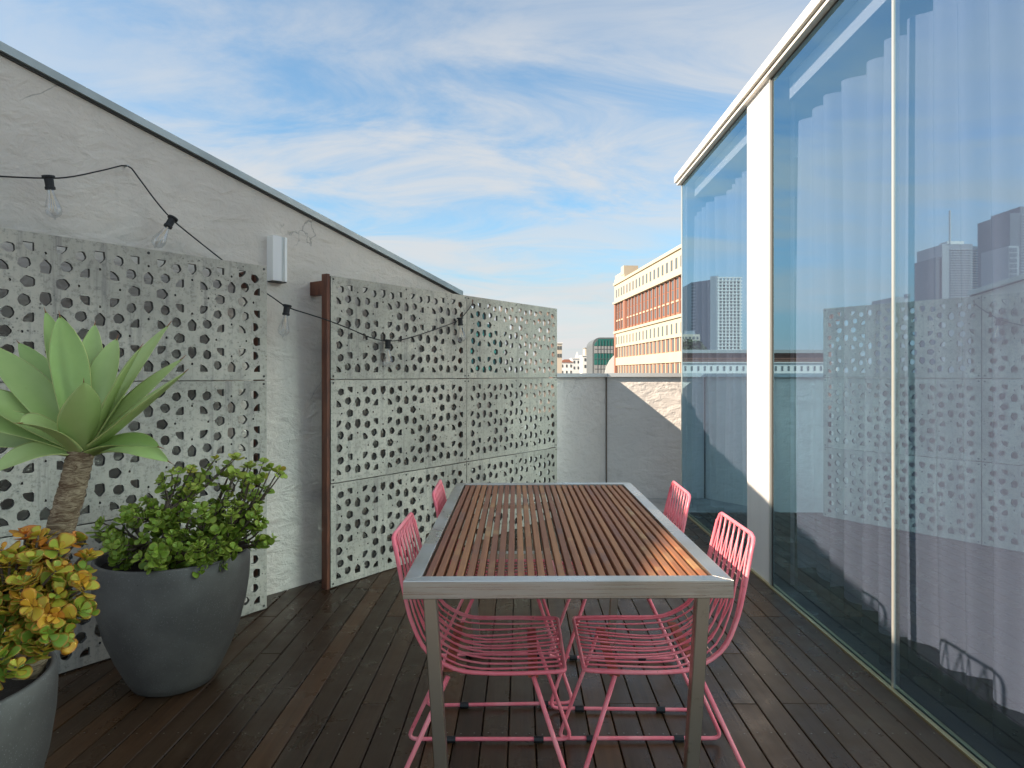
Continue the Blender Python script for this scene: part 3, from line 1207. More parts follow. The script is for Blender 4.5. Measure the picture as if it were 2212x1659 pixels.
def make_chair():
    root = empty('wire_chair')
    # outer rod
    pts = []
    NSS = 26
    for i in range(NSS + 1):
        s = LTOT * i / NSS
        pts.append(shell(s, -half_w(s)))
    top = pts[-1]
    c = 0.025
    pts = pts[:-1] + [top + Vector((0.004, 0, -c)), top + Vector((0, 0.007, -0.007)), top + Vector((0, c, 0))]
    other = [Vector((p.x, -p.y, p.z)) for p in reversed(pts)]
    f0 = pts[0]
    front = [f0 + Vector((-0.012, 0, 0)), f0 + Vector((-0.003, 0.004, 0)), f0 + Vector((0, 0.014, 0))]
    loop = front[1:] [::-1]
    full = [front[2], front[1], front[0]] + pts[1:] + other[:-1] + [Vector((p.x, -p.y, p.z)) for p in (front[0], front[1], front[2])]
    tube('rim_frame', full, 0.0058, 'pink', root, 8, closed=True)
    # wires: seven nodes along the top, two wires from each, crossing on the way down
    scross = LTOT - 0.135
    wires = []
    nodes = [-0.132 + 0.044 * k for k in range(7)]
    for yk in nodes:
        for sg in (-1, 1):
            wires.append((yk, sg))
    sb = 0.245                # where the seat turns up
    rear = sorted(range(len(wires)), key=lambda q: wires[q][0] + wires[q][1] * (0.022 / 0.135) * (LTOT - sb))
    front_y = {q: -0.186 + 0.372 * r / (len(wires) - 1) for r, q in enumerate(rear)}
    for wi, (yk, sg) in enumerate(wires):
        pts = []
        for i in range(23):
            s = 0.002 + (LTOT - 0.004) * i / 22
            up = max(0.0, s - sb)
            spread = 0.022 / 0.135
            off_top = spread * (LTOT - s)
            off_rear = spread * (LTOT - sb)
            if s > sb:
                y = yk + sg * off_top
            else:
                y_r = yk + sg * off_rear
                y_f = front_y[wi]
                y = y_f + (y_r - y_f) * (s / sb) ** 1.3
            lim = half_w(s) - 0.011
            y = max(-lim, min(lim, y))
            pp = shell(s, y)
            pp += Vector((0, 0, 0.0 if sg > 0 else -0.0022)) if s < sb else Vector((0.0018 * sg, 0, 0))
            pts.append(pp)
        tube('wire', pts, 0.0030, 'pink', root, 6)
    for s, hw, mt in ((scross, 0.166, 'pink_rust'), (0.36, 0.176, 'pink_rust')):
        tube('cross_wire', [shell(s, -hw) + Vector((-0.005, 0, 0)), shell(s, 0) + Vector((-0.006, 0, 0)), shell(s, hw) + Vector((-0.005, 0, 0))], 0.0026, mt, root, 5)
    for xx in (0.150, -0.085):
        zz = prof_at(0.237 - xx).z - 0.026
        o = box('seat_support', xx - 0.014, xx + 0.014, -0.175, 0.175, zz, zz + 0.006, 'rust_bar', root)
    # sled legs
    for sy in (-1, 1):
        yt, yb = sy * 0.176, sy * 0.220
        zt_ = 0.402

        def at(x0, u):
            return yt + (yb - yt) * u

        P0 = Vector((0.150, yt, zt_))
        P1 = Vector((0.285, yb, 0.0125))
        P2 = Vector((-0.265, yb, 0.0125))
        P3 = Vector((-0.085, yt, zt_))
        pts = [P0, P0.lerp(P1, 0.5), P0.lerp(P1, 0.88)]
        a, b = P0.lerp(P1, 0.93), P1 + Vector((-0.035, 0, 0))
        for k in range(5):
            t = k / 4
            pts.append((1 - t) ** 2 * a + 2 * t * (1 - t) * P1 + t * t * b)
        pts += [P1.lerp(P2, 0.3), P1.lerp(P2, 0.7)]
        a, b = P2 + Vector((0.035, 0, 0)), P3.lerp(P2, 0.93)
        for k in range(5):
            t = k / 4
            pts.append((1 - t) ** 2 * a + 2 * t * (1 - t) * P2 + t * t * b)
        pts += [P3.lerp(P2, 0.88), P3.lerp(P2, 0.5), P3]
        lg = tube('sled_leg', pts, 0.0066, 'pink', root, 8)
        for fx in (0.175, -0.12):
            v, f = tube_data([(fx - 0.016, yb, 0.0115), (fx + 0.016, yb, 0.0115)], 0.0112, 8)
            mesh_obj('foot_clip', v, f, 'black_plastic', lg)
        for tx in (0.150, -0.085):
            v, f = tube_data([(tx, yt, zt_ - 0.002), (tx, sy * 0.19, prof_at(0.237 - tx).z)], 0.006, 6)
    return root


def copy_tree(o, parent=None):
    c = o.copy()
    col.objects.link(c)
    c.parent = parent
    for ch in list(o.children):
        copy_tree(ch, c)
    return c


chair0 = make_chair()
spots = [((-0.118, 2.015), 0.0, 'pink wire chair on the planter side of the table, nearest the camera'),
         ((0.408, 2.020), math.pi, 'pink wire chair on the glass side of the table, nearest the camera'),
         ((-0.100, 2.690), R(2.0), 'pink wire chair on the screen side at the far end of the table'),
         ((0.392, 2.655), math.pi - R(1.5), 'pink wire chair on the glass side at the far end of the table')]
for i, ((x, y), a, lab) in enumerate(spots):
    o = chair0 if i == 0 else copy_tree(chair0)
    o.location = (x, y, 0)
    o.rotation_euler = (0, 0, a)
    tag(o, lab, 'chair', 'pink wire chairs round the table')

# ------------------------------------------------------------------ planters
PROFILE = [(0.0, 0.0), (0.138, 0.0), (0.150, 0.006), (0.172, 0.045), (0.208, 0.12), (0.243, 0.21), (0.268, 0.31), (0.281, 0.40), (0.2845, 0.47), (0.283, 0.512), (0.278, 0.520), (0.270, 0.519), (0.266, 0.508), (0.262, 0.44)]


def pot(loc, label, s=1.0):
    root = tag(empty('planter_pot', loc), label, 'planter', 'charcoal planter pots')
    v, f = lathe_data([(max(r, 0.001) * s, z * s) for r, z in PROFILE], 64)
    mesh_obj('pot_body', v, f, 'pot', root, smooth=True)
    prof = [(0.001, 0.482 * s)] + [(0.264 * s * k / 6, 0.480 * s + rnd.uniform(-0.006, 0.006)) for k in range(1, 7)]
    v, f = lathe_data(prof, 40)
    mesh_obj('soil', [(a, b, c + rnd.uniform(-0.004, 0.004)) for a, b, c in v], [tuple(reversed(q)) for q in f], 'soil', root, smooth=True)
    return root


POT_A = Vector((-1.40, 2.685, 0.001))
POT_B = Vector((-1.406, 1.525, 0.001))
pot(POT_A, 'round charcoal planter pot holding the leafy green jade plant')
pot(POT_B, 'round charcoal planter pot cut off by the picture corner, under the orange jade plant')


def leaf_mesh(name, mat, fat=0.44, seed=0, cup=0.10):
    """obovate succulent leaf, length 1 along +x from its foot, normal +z"""
    rr = random.Random(seed)
    st = [(0.0, 0.05), (0.18, 0.14), (0.42, 0.34), (0.66, 0.48), (0.84, 0.43), (0.95, 0.24), (1.0, 0.02)]
    V, Fc, rim = [], [], []
    for u, w in st:
        w *= fat / 0.48
        th = 0.055 * math.sin(math.pi * min(1, u * 0.9 + 0.1)) + 0.012
        bendz = cup * (u * u) * 1.2
        for k, (yy, zz) in enumerate(((-1, 0.35), (-0.5, 0.55), (0, 0.5), (0.5, 0.55), (1, 0.35), (0.5, -0.75), (-0.5, -0.75))):
            V.append((u, yy * w, zz * th + bendz + cup * 0.9 * (yy * w) ** 2 * 2))
            rim.append(1.0 if abs(yy) == 1 or u > 0.93 else (0.25 if u < 0.6 else 0.45))
    n = 7
    for i in range(len(st) - 1):
        for k in range(n):
            k2 = (k + 1) % n
            Fc.append((i * n + k, i * n + k2, (i + 1) * n + k2, (i + 1) * n + k))
    return V, [tuple(reversed(q)) for q in Fc], rim


def finish_leaf(V, Fc, rim, mat, name='leaf', tint=None):
    me = bpy.data.meshes.new(name)
    me.from_pydata([tuple(p) for p in V], [], Fc)
    me.materials.append(M[mat])
    me.polygons.foreach_set('use_smooth', [True] * len(me.polygons))
    a = me.attributes.new('rim', 'FLOAT', 'POINT')
    a.data.foreach_set('value', rim)
    if tint is not None:
        a = me.attributes.new('tint', 'FLOAT', 'POINT')
        a.data.foreach_set('value', tint)
    me.update()
    return me


def jade(name, label, origin, blobs, lsize, mat, per_r, seed, nbranch, tint_of):
    rr = random.Random(seed)
    root = tag(empty(name, origin), label, 'plant', 'jade plants in the planters')
    variants = [leaf_mesh('leaf', mat, f_, 1, c_) for f_, c_ in ((0.44, 0.10), (0.50, 0.16), (0.38, 0.06))]
    vme = [finish_leaf(*v_, mat) for v_ in variants]
    leaves, stems = [], []
    for (bx, by, D, rp, dens) in blobs:
        c = P(bx, by, D) - origin
        r = rp / F * D
        n = max(2, int(dens * per_r * (rp / 50.0) ** 2))
        for _ in range(n):
            while True:
                q = Vector((rr.uniform(-1, 1), rr.uniform(-1, 1), rr.uniform(-1, 1)))
                if 0.15 < q.length < 1:
                    break
            q.y *= 1.25
            p = c + q * r
            if p.z < 0.49:
                rad = math.hypot(p.x, p.y)
                if rad > 0.25 or p.z < 0.47:
                    if p.z < 0.50 and rad < 0.30:
                        p.z = 0.50 + rr.uniform(0, 0.03)
            ax = (q * 0.6 + Vector((0, -0.25, 0.75)) + Vector((rr.uniform(-.4, .4), rr.uniform(-.4, .4), rr.uniform(-.3, .3)))).normalized()
            stems.append((p, ax))
            e1 = ax.orthogonal().normalized()
            e2 = ax.cross(e1)
            a0 = rr.uniform(0, 6.28)
            npair = rr.choice([3, 3, 4, 4])
            tb = tint_of(p, rr)
            for k in range(npair):
                lift = 0.25 + 0.8 * (k / npair)
                size = lsize * (1.0 - 0.18 * k) * rr.uniform(0.6, 1.2)
                for sg in (0, 1):
                    a = a0 + k * 1.57 + sg * math.pi + rr.uniform(-0.25, 0.25)
                    dr = (e1 * math.cos(a) + e2 * math.sin(a) + ax * (lift + rr.uniform(-0.25, 0.25))).normalized()
                    nz = (ax - dr * ax.dot(dr)).normalized()
                    ny = nz.cross(dr)
                    mtx = Matrix(((dr.x, ny.x, nz.x, 0), (dr.y, ny.y, nz.y, 0), (dr.z, ny.z, nz.z, 0), (0, 0, 0, 1)))
                    mtx = Matrix.Translation(p + ax * lsize * 0.14 * k) @ mtx @ Matrix.Diagonal((size, size, size, 1))
                    leaves.append((mtx, rr.randrange(3), max(0.0, min(1.0, tb + rr.uniform(-0.18, 0.18)))))
    # branches
    parts = []
    hubs = []
    for i in range(nbranch):
        a = 6.28 * i / nbranch + rr.uniform(-.3, .3)
        sp, _ = stems[rr.randrange(len(stems))]
        foot = Vector((0.09 * math.cos(a), 0.09 * math.sin(a), 0.47))
        mid = foot.lerp(sp, 0.55) + Vector((0, 0, 0.02))
        parts.append(tube_data(catmull([foot, foot.lerp(mid, 0.5) + Vector((rr.uniform(-.015, .015), rr.uniform(-.015, .015), 0.02)), mid], 3), [0.012 - 0.0045 * k / 6 for k in range(7)], 6))
        hubs.append(mid)
    for sp, ax in stems:
        h = min(hubs, key=lambda q: (q - sp).length)
        mid = h.lerp(sp, 0.6) - ax * 0.012
        pts = catmull([h, mid, sp + ax * 0.01], 3)
        parts.append(tube_data(pts, [0.0058 - 0.0036 * k / (len(pts) - 1) for k in range(len(pts))], 5))
        for uu in ((0.62, 0.82) if rr.random() < 0.75 else (0.8,)):
            q = pts[int(uu * (len(pts) - 1))]
            axd = (pts[-1] - pts[-2]).normalized()
            e1 = axd.orthogonal().normalized()
            e2 = axd.cross(e1)
            a0 = rr.uniform(0, 6.28)
            tb = tint_of(q, rr) * 0.7
            for sg in (0, 1):
                an = a0 + sg * math.pi + rr.uniform(-.3, .3)
                dr = (e1 * math.cos(an) + e2 * math.sin(an) + axd * rr.uniform(0.2, 0.9)).normalized()
                nz = (axd - dr * axd.dot(dr)).normalized()
                ny = nz.cross(dr)
                sz = lsize * rr.uniform(0.6, 1.1)
                mtx = Matrix.Translation(q) @ Matrix(((dr.x, ny.x, nz.x, 0), (dr.y, ny.y, nz.y, 0), (dr.z, ny.z, nz.z, 0), (0, 0, 0, 1))) @ Matrix.Diagonal((sz, sz, sz, 1))
                leaves.append((mtx, rr.randrange(3), max(0.0, min(1.0, tb + rr.uniform(-0.15, 0.15)))))
    v, f = join_data(parts)
    mesh_obj('branches', v, f, 'branch', root, smooth=True)
    # the leaves nearest us are parts, the rest one mass
    cw = Vector(cam.location) - origin
    leaves.sort(key=lambda L: (L[0].translation - cw).length)
    for mtx, k, tn in leaves[:300]:
        o = inst('leaf', vme[k], root, mtx)
        o.color = (1, 1, 1, 0.0)
        me2 = tinted(vme, k, tn)
        o.data = me2
    V, Fc, rim, tint = [], [], [], []
    for mtx, k, tn in leaves[300:]:
        v_, f_, r_ = variants[k]
        o_ = len(V)
        V += [mtx @ Vector(p) for p in v_]
        Fc += [tuple(i + o_ for i in q) for q in f_]
        rim += r_
        tint += [tn] * len(v_)
    if V:
        me = finish_leaf(V, Fc, rim, mat, 'inner_leaves', tint)
        o = inst('inner_leaves', me, root)
        o.color = (1, 1, 1, 0)
        o['kind'] = 'stuff'
    return root


_tc = {}


def tinted(vme, k, tn):
    """leaf mesh with one of a few ripeness levels, shared"""
    q = min(7, int(tn * 8))
    key = (vme[k].name, q)
    if key not in _tc:
        me = vme[k].copy()
        a = me.attributes.new('tint', 'FLOAT', 'POINT')
        a.data.foreach_set('value', [(q + 0.5) / 8] * len(me.vertices))
        _tc[key] = me
    return _tc[key]


blobsA = [(250, 1190, 2.62, 52, 1.0), (310, 1165, 2.60, 66, 1.0), (285, 1125, 2.72, 48, 0.8), (370, 1175, 2.52, 66, 0.9), (370, 1110, 2.68, 66, 0.8), (440, 1170, 2.55, 66, 0.9),
          (440, 1100, 2.68, 62, 0.8), (500, 1150, 2.65, 58, 0.9), (400, 1045, 2.72, 42, 0.8), (455, 1030, 2.72, 44, 0.8), (515, 1090, 2.75, 50, 0.7), (500, 1025, 2.74, 42, 1.0), (545, 1025, 2.74, 36, 1.1),
          (588, 1020, 2.72, 22, 1.6), (535, 1125, 2.7, 36, 0.9), (582, 1148, 2.66, 22, 1.2), (572, 1170, 2.66, 20, 1.2), (330, 1205, 2.45, 40, 0.8), (450, 1205, 2.45, 36, 0.9), (225, 1165, 2.6, 25, 0.9)]
jade('jade_plant', 'bushy green jade plant spilling over the middle planter pot', POT_A, blobsA, 0.037, 'jade_green', 13.5, 21, 9,
     lambda p, rr: 0.30 + 1.15 * max(0.0, p.z - 0.62) + 0.35 * max(0, p.x - 0.1) + rr.uniform(-0.12, 0.2))
blobsB = [(40, 1195, 1.55, 48, 1.0), (110, 1205, 1.55, 50, 1.0), (165, 1235, 1.50, 36, 1.0), (10, 1255, 1.48, 55, 1.0), (80, 1270, 1.45, 55, 1.0), (140, 1290, 1.46, 44, 1.0), (180, 1315, 1.5, 18, 1.0),
          (30, 1330, 1.42, 50, 1.0), (105, 1355, 1.44, 34, 1.0), (20, 1400, 1.42, 42, 0.9), (75, 1415, 1.42, 30, 0.9), (20, 1450, 1.38, 34, 0.9), (-60, 1240, 1.5, 70, 0.7), (-60, 1360, 1.45, 70, 0.7), (160, 1340, 1.5, 16, 1.4)]
jade('jade_plant', 'orange tipped jade plant below the agave in the corner pot', POT_B, blobsB, 0.0365, 'jade_orange', 11.0, 33, 7,
     lambda p, rr: 0.14 + 1.9 * max(0.0, p.z - 0.56) + rr.uniform(-0.15, 0.36))

# agave with a bare trunk
AD = 1.66
ag_base = P(58, 1464, AD)
agave = tag(empty('agave', (ag_base.x, ag_base.y, 0.478)), 'tall pale green agave rosette on a bare brown trunk behind the orange jade', 'plant')
A0 = Vector(agave.location)
tp_ = [P(58, 1464, AD) - A0, P(92, 1325, AD) - A0, P(125, 1165, AD) - A0, P(155, 1060, AD) - A0, P(176, 972, AD) - A0]
cp = catmull(tp_, 16)
rs = []
for i in range(len(cp)):
    u = i / (len(cp) - 1)
    rs.append((0.034 - 0.004 * u) * (1 + 0.035 * math.sin(i * 2.4)) + 0.0012 * rnd.uniform(-1, 1))
tube('trunk', cp, rs, 'agave_bark', agave, 16)
HEAD = P(178, 962, AD)
# tip x, tip y, how far the tip comes towards (-) or away (+) from us, width in px, rise of the middle
LV = [(129, 682, 0.04, 74, 0.02), (98, 672, 0.09, 50, 0.02), (253, 731, 0.12, 66, 0.02), (303, 751, -0.03, 50, 0.00), (364, 702, 0.05, 56, -0.01), (393, 775, 0.02, 58, -0.02), (399, 804, -0.09, 62, -0.03),
      (181, 826, -0.15, 86, -0.035), (44, 914, -0.17, 78, 0.03), (345, 966, -0.07, 50, 0.035), (366, 998, 0.07, 44, 0.05), (-28, 742, 0.03, 78, -0.01), (-62, 835, -0.05, 80, 0.0),
      (-75, 905, -0.08, 66, 0.03), (-70, 955, -0.02, 60, 0.03), (-18, 1022, -0.10, 50, 0.05), (40, 740, 0.16, 62, 0.02), (205, 700, 0.20, 56, 0.02), (300, 850, 0.20, 60, 0.02), (20, 860, 0.2, 64, 0.02)]
for i, (tx, ty, dz, w, rise) in enumerate(LV):
    tip = P(tx, ty, AD + dz)
    d = tip - HEAD
    L = d.length
    hd = Vector((d.x, d.y, 0))
    base = HEAD + (hd.normalized() * 0.016 if hd.length > 1e-4 else Vector()) + Vector((0, 0, -0.012 + 0.02 * (d.z / L)))
    ctrl = base.lerp(tip, 0.5) + Vector((0, 0, rise)) - (hd * 0.10 if d.z > 0.15 else Vector())
    ns = 14
    V, Fc, rim = [], [], []
    side0 = d.cross(Vector((0, 0, 1)))
    if side0.length < 0.05:
        side0 = Vector((1, 0, 0))
    # face of the leaf looks up and to the plant's axis
    for s_ in range(ns + 1):
        u = s_ / ns
        p = (1 - u) ** 2 * base + 2 * u * (1 - u) * ctrl + u * u * tip
        tg = (2 * (1 - u) * (ctrl - base) + 2 * u * (tip - ctrl)).normalized()
        want = Vector((-d.x, -d.y, 0.0)).normalized() * 0.5 + Vector((0, 0, 0.75)) + Vector((0.35, -1.0, 0.1)) * (0.75 if i % 3 else 0.55)
        nr = want - tg * want.dot(tg)
        nr.normalize()
        sd = tg.cross(nr).normalized()
        ww = (w / F * AD) * 0.5
        if u < 0.55:
            wu = 0.50 + 0.50 * math.sin(math.pi / 2 * (u / 0.55))
        else:
            wu = max(0.02, math.cos(math.pi / 2 * ((u - 0.55) / 0.45)) ** 0.80)
        if u > 0.97:
            wu = 0.02
        ww *= wu
        th = 0.0085 * (1 - u) + 0.0012
        wave = 0.05 * math.sin(5 * u + i)
        for yy, zz in ((-1, 0.30 + wave), (-0.9, 0.26), (-0.5, 0.07), (0, 0.0), (0.5, 0.07), (0.9, 0.26), (1, 0.30 - wave)):
            V.append(p + sd * yy * ww + nr * (zz * ww) - A0)
            rim.append(1.0 if abs(yy) == 1 else 0.2)
        for yy, zz in ((0.9, 0.26), (0.0, 0.0), (-0.9, 0.26)):
            V.append(p + sd * yy * ww + nr * (zz * ww - th * (2.0 if yy == 0 else 0.6)) - A0)
            rim.append(0.2)
    n = 10
    for s_ in range(ns):
        for k in range(n):
            k2 = (k + 1) % n
            Fc.append((s_ * n + k, s_ * n + k2, (s_ + 1) * n + k2, (s_ + 1) * n + k))
    tn = rnd.uniform(0.1, 0.9)
    me = finish_leaf(V, Fc, rim, 'agave_leaf', 'leaf', [tn] * len(V))
    lf = inst('leaf', me, agave)
    lf.color = (1, 1, 1, 0)
    q = tip + (tip - ctrl).normalized() * 0.014
    tube('tip_spine', [tip - (tip - ctrl).normalized() * 0.006 - A0, q - A0], [0.0016, 0.0004], 'leaf_spine', lf, 5)

# ------------------------------------------------------------------ festoon lights
fest = [(-60, 377, .07), (0, 381, .07), (105, 385, .09), (160, 381, .08), (230, 366, .05), (275, 358, .03), (300, 385, .04), (335, 432, .06), (372, 474, .09), (420, 514, .09), (478, 560, .10), (545, 612, .10), (590, 643, .11), (620, 663, .13),
        (665, 678, .19), (705, 691, .235), (760, 712, .235), (800, 729, .235), (838, 737, .235), (880, 731, .235), (930, 715, .235), (975, 699, .235), (994, 689, .235), (1010, 671, .225), (1021, 656, .215)]
cpts = [on_wall(a, b, d)[0] for a, b, d in fest]
fl = tag(empty('festoon_lights', cpts[5]), 'black cable of festoon lights with clear bulbs strung from the wall across the screen', 'string lights')
FO = Vector(fl.location)
# straight-ish runs with sag
tube('cable', catmull([p - FO for p in cpts], 3), 0.0034, 'cable', fl, 6)


def bulb_at(pt, tilt):
    """socket and clear pear bulb hanging from pt, tilted in the plane of the wall"""
    q = Quaternion(NRM, tilt)
    h = empty('lamp_holder', pt - FO, parent=fl)
    h.rotation_mode = 'QUATERNION'
    h.rotation_quaternion = q
    v, f = lathe_data([(0.001, 0.010), (0.024, 0.010), (0.024, 0.002), (0.0175, 0.000), (0.0165, -0.034), (0.0195, -0.036), (0.0195, -0.046), (0.001, -0.046)], 16)
    mesh_obj('socket', v, [tuple(reversed(x_)) for x_ in f], 'black_rubber', h, smooth=False)
    v, f = lathe_data([(0.012, -0.046), (0.0125, -0.058), (0.016, -0.075), (0.024, -0.10), (0.0300, -0.122), (0.0305, -0.136), (0.026, -0.150), (0.015, -0.160), (0.004, -0.164), (0.003, -0.170), (0.0005, -0.172)], 20)
    mesh_obj('bulb', v, [tuple(reversed(x_)) for x_ in f], 'bulb', h, smooth=True)
    parts = []
    for k in range(6):
        a = k * math.pi / 3
        parts.append(tube_data([(0.003 * math.cos(a), 0.003 * math.sin(a), -0.062), (0.012 * math.cos(a), 0.012 * math.sin(a), -0.128)], 0.0014, 4))
    parts.append(tube_data([(0, 0, -0.046), (0, 0, -0.085)], 0.003, 6))
    v, f = join_data(parts)
    mesh_obj('filament', v, f, 'filament', h)


for (ix, tl) in ((2, 0.14), (8, -0.50), (13, -0.16), (18, 0.0), (22, 0.10)):
    bulb_at(cpts[ix], tl)
hk = tube('hook', [cpts[5] - FO + NRM * 0.006, cpts[5] - FO - NRM * 0.045], 0.004, 'lamp_grey', fl, 6)
hk = tube('hook', [cpts[-1] - FO + Vector((0, 0, 0.03)), cpts[-1] - FO - Vector((0, 0, 0.02))], 0.004, 'rust', fl, 6)

# wall lamp
pc, tc_ = on_wall(597.5, 562, 0.0)
Dl = pc.y
hgt = 95 / F * Dl
sconce = tag(empty('wall_lamp', (pc.x, pc.y, pc.z), ANG), 'slim white upright wall lamp on the grey render between the screens', 'wall lamp')
V, Fc = [], []
prof2 = [(-0.062, 0.0), (-0.062, -0.058), (-0.012, -0.066), (-0.004, -0.052), (0.010, -0.048), (0.014, -0.060), (0.030, -0.056), (0.034, 0.0)]
n = len(prof2)
for z in (-hgt / 2, hgt / 2):
    V += [(a, b, z) for a, b in prof2]
Fc = [tuple(range(n)), tuple(reversed(range(n, 2 * n)))] + [(i, n + i, n + (i + 1) % n, (i + 1) % n) for i in range(n)]
mesh_obj('lamp_body', V, Fc, 'lamp_white', sconce)
box('lamp_groove', -0.0028, 0.0088, -0.0535, -0.0518, -hgt / 2 + 0.001, hgt / 2 - 0.001, 'lamp_grey', sconce)
box('lamp_end', -0.058, 0.030, -0.05, -0.002, -hgt / 2 - 0.006, -hgt / 2 - 0.0005, 'dark_gasket', sconce)

# ------------------------------------------------------------------ city around
GZ = -16.0


def windows(root, origin, ux, cols, rows, w, h, mat='far_window', depth=0.12, skip=None, nrm=None, name='window'):
    """copies of one window, each an object; cols = distances along ux, rows = heights of sills"""
    v, f = box_data(-w / 2, w / 2, -depth, depth * 0.4, 0, h)
    me = bpy.data.meshes.new(name)
    me.from_pydata(v, [], f)
    me.materials.append(M[mat])
    ang = math.atan2(ux.y, ux.x)
    for i, c in enumerate(cols):
        for j, z in enumerate(rows):
            if skip and skip(i, j):
                continue
            p = origin + ux * c
            o = inst(name, me, root, Matrix.Translation(Vector((p.x, p.y, z)) - Vector(root.location)) @ Matrix.Rotation(ang, 4, 'Z'))


def rbox(root, name, poly, z0, z1, mat):
    o = prism(name, poly, z0, z1, mat, root)
    o.location = -Vector(root.location)
    return o


# brick and cream apartment block, facing left
FA, FB = Vector((27.4, 194, 0)), Vector((35.2, 112, 0))      # far corner, near corner
fd = (FB - FA).normalized()
fn = Vector((-fd.y, fd.x, 0))
if fn.x > 0:
    fn = -fn
bb = tag(empty('apartment_block', (FA.x, FA.y, GZ)), 'long red brick and cream apartment block with rows of small windows', 'building')
LFa = (FB - FA).length


def strip(name, s0, s1, z0, z1, mat, out=0.0, dep=14):
    a, b = FA + fd * s0 + fn * out, FA + fd * s1 + fn * out
    c, d = b - fn * dep, a - fn * dep
    return rbox(bb, name, [(a.x, a.y), (b.x, b.y), (c.x, c.y), (d.x, d.y)], z0, z1, mat)


strip('wall', 0, LFa, GZ, 26.6, 'brick_red')
strip('parapet_band', -0.3, LFa + .3, 21.9, 27.4, 'cream', 0.35, 1.0)
strip('cornice', -0.6, LFa + .6, 21.5, 22.1, 'cream', 0.8, 1.4)
strip('cornice', -0.5, LFa + .5, 26.9, 27.6, 'cream', 0.7, 1.3)
strip('stone_band', -0.3, LFa + .3, 8.9, 13.3, 'cream', 0.35, 1.0)
strip('cornice', -0.4, LFa + .4, 12.9, 13.5, 'cream', 0.7, 1.3)
strip('stone_band', -0.3, LFa + .3, 3.7, 5.9, 'cream', 0.35, 1.0)
strip('corner_tower', 0, 11.5, 27.4, 28.6, 'cream', 0.4, 9)
strip('corner_tower', 0.8, 10.6, 28.6, 29.6, 'cream', 0.4, 8)
strip('corner_tower', 8.2, 11.4, 28.6, 31.0, 'cream', 0.5, 4)
strip('corner_pier', -0.2, 1.2, GZ, 21.8, 'brick_red', 0.5, 2)
strip('corner_pier', 10.8, 12.4, 13.4, 21.8, 'brick_red', 0.55, 2)
v_, f_ = box_data(-0.22, 0.22, -0.28, 0.1, 13.4, 21.7)
cols = [2.2 + 2.9 * k for k in range(4)] + [14.2 + 3.15 * k for k in range(int((LFa - 15) / 3.15))]
o_f = FA + fn * 0.0
ang = math.atan2(fd.y, fd.x)
windows(bb, FA + fn * 0.34, fd, cols, [23.2], 1.35, 2.3, depth=0.05)
windows(bb, FA, fd, cols, [14.2, 17.0, 19.2], 1.5, 2.0, depth=0.08)
windows(bb, FA + fn * 0.34, fd, cols, [9.7], 1.05, 2.2, depth=0.05)
windows(bb, FA, fd, cols, [6.15], 1.2, 2.5, depth=0.06)
windows(bb, FA, fd, cols, [1.0], 1.2, 2.4, depth=0.06)
windows(bb, FA, fd, [c + 1.55 for c in cols], [13.6], 0.5, 8.0, 'brick_red', 0.3, name='pilaster')
windows(bb, FA, fd, [c + 1.55 for c in cols], [5.95], 0.45, 2.9, 'cream', 0.22, name='pilaster')
windows(bb, FA, fd, [c + 1.55 for c in cols], [0.0], 0.45, 3.6, 'cream', 0.22, name='pilaster')
windows(bb, FA, fd, cols, [16.35, 21.35], 1.7, 0.35, 'cream', 0.2, name='sill')

# teal glass building with a rounded corner, left of the block
D_ = 215.0
gx0, gx1 = (1280 - VX) / F * D_, (1345 - VX) / F * D_
gtop = CH + (VY - 729) / F * D_
gg = tag(empty('glass_office', (gx0, D_, GZ)), 'low teal glass office with dark rounded roof edge beside the brick block', 'building')


def round_poly(x0, x1, z0, z1, r, nseg=6):
    pts = [(x1, z0), (x1, z1)]
    for k in range(nseg + 1):
        a = math.pi / 2 + (math.pi / 2) * k / nseg
        pts.append((x0 + r + r * math.cos(a), z1 - r + r * math.sin(a)))
    pts.append((x0, z0))
    return pts


def extr(root, name, pts, y0, y1, mat):
    n = len(pts)
    V = [(a, y0, b) for a, b in pts] + [(a, y1, b) for a, b in pts]
    Fc = [tuple(range(n)), tuple(reversed(range(n, 2 * n)))] + [(i, n + i, n + (i + 1) % n, (i + 1) % n) for i in range(n)]
    o = mesh_obj(name, V, Fc, mat, root)
    o.location = -Vector(root.location)
    return o


extr(gg, 'roof_shell', round_poly(gx0, gx1, GZ, gtop, 2.4), D_, D_ + 20, 'slate_frame')
bands = [(0.2, 2.9, 'grey_band'), (3.0, 6.6, 'teal_glass'), (6.7, 9.0, 'grey_band'), (9.1, gtop - CH - 0.1, 'teal_glass')]
for a, b, mt in bands:
    zt2 = min(CH + b, gtop - 0.5)
    xl = gx0 + 0.55
    extr(gg, 'glass_band', [(gx1 - 0.1, CH + a), (gx1 - 0.1, zt2), (xl + (1.3 if b > 9 else 0), zt2), (xl, min(zt2, gtop - 2.3)), (xl, CH + a)], D_ - 0.25, D_ - 0.02, mt)
for k in range(1, 9):
    xx = gx0 + 0.6 + (gx1 - gx0 - 0.8) * k / 9
    extr(gg, 'mullion', [(xx - 0.05, CH), (xx + 0.05, CH), (xx + 0.05, gtop - 0.9), (xx - 0.05, gtop - 0.9)], D_ - 0.34, D_ - 0.26, 'slate_frame')
for zz in (CH + 1.6, CH + 4.8, CH + 8.0):
    extr(gg, 'transom', [(gx0 + 0.6, zz), (gx1 - 0.1, zz), (gx1 - 0.1, zz + 0.12), (gx0 + 0.6, zz + 0.12)], D_ - 0.34, D_ - 0.26, 'slate_frame')
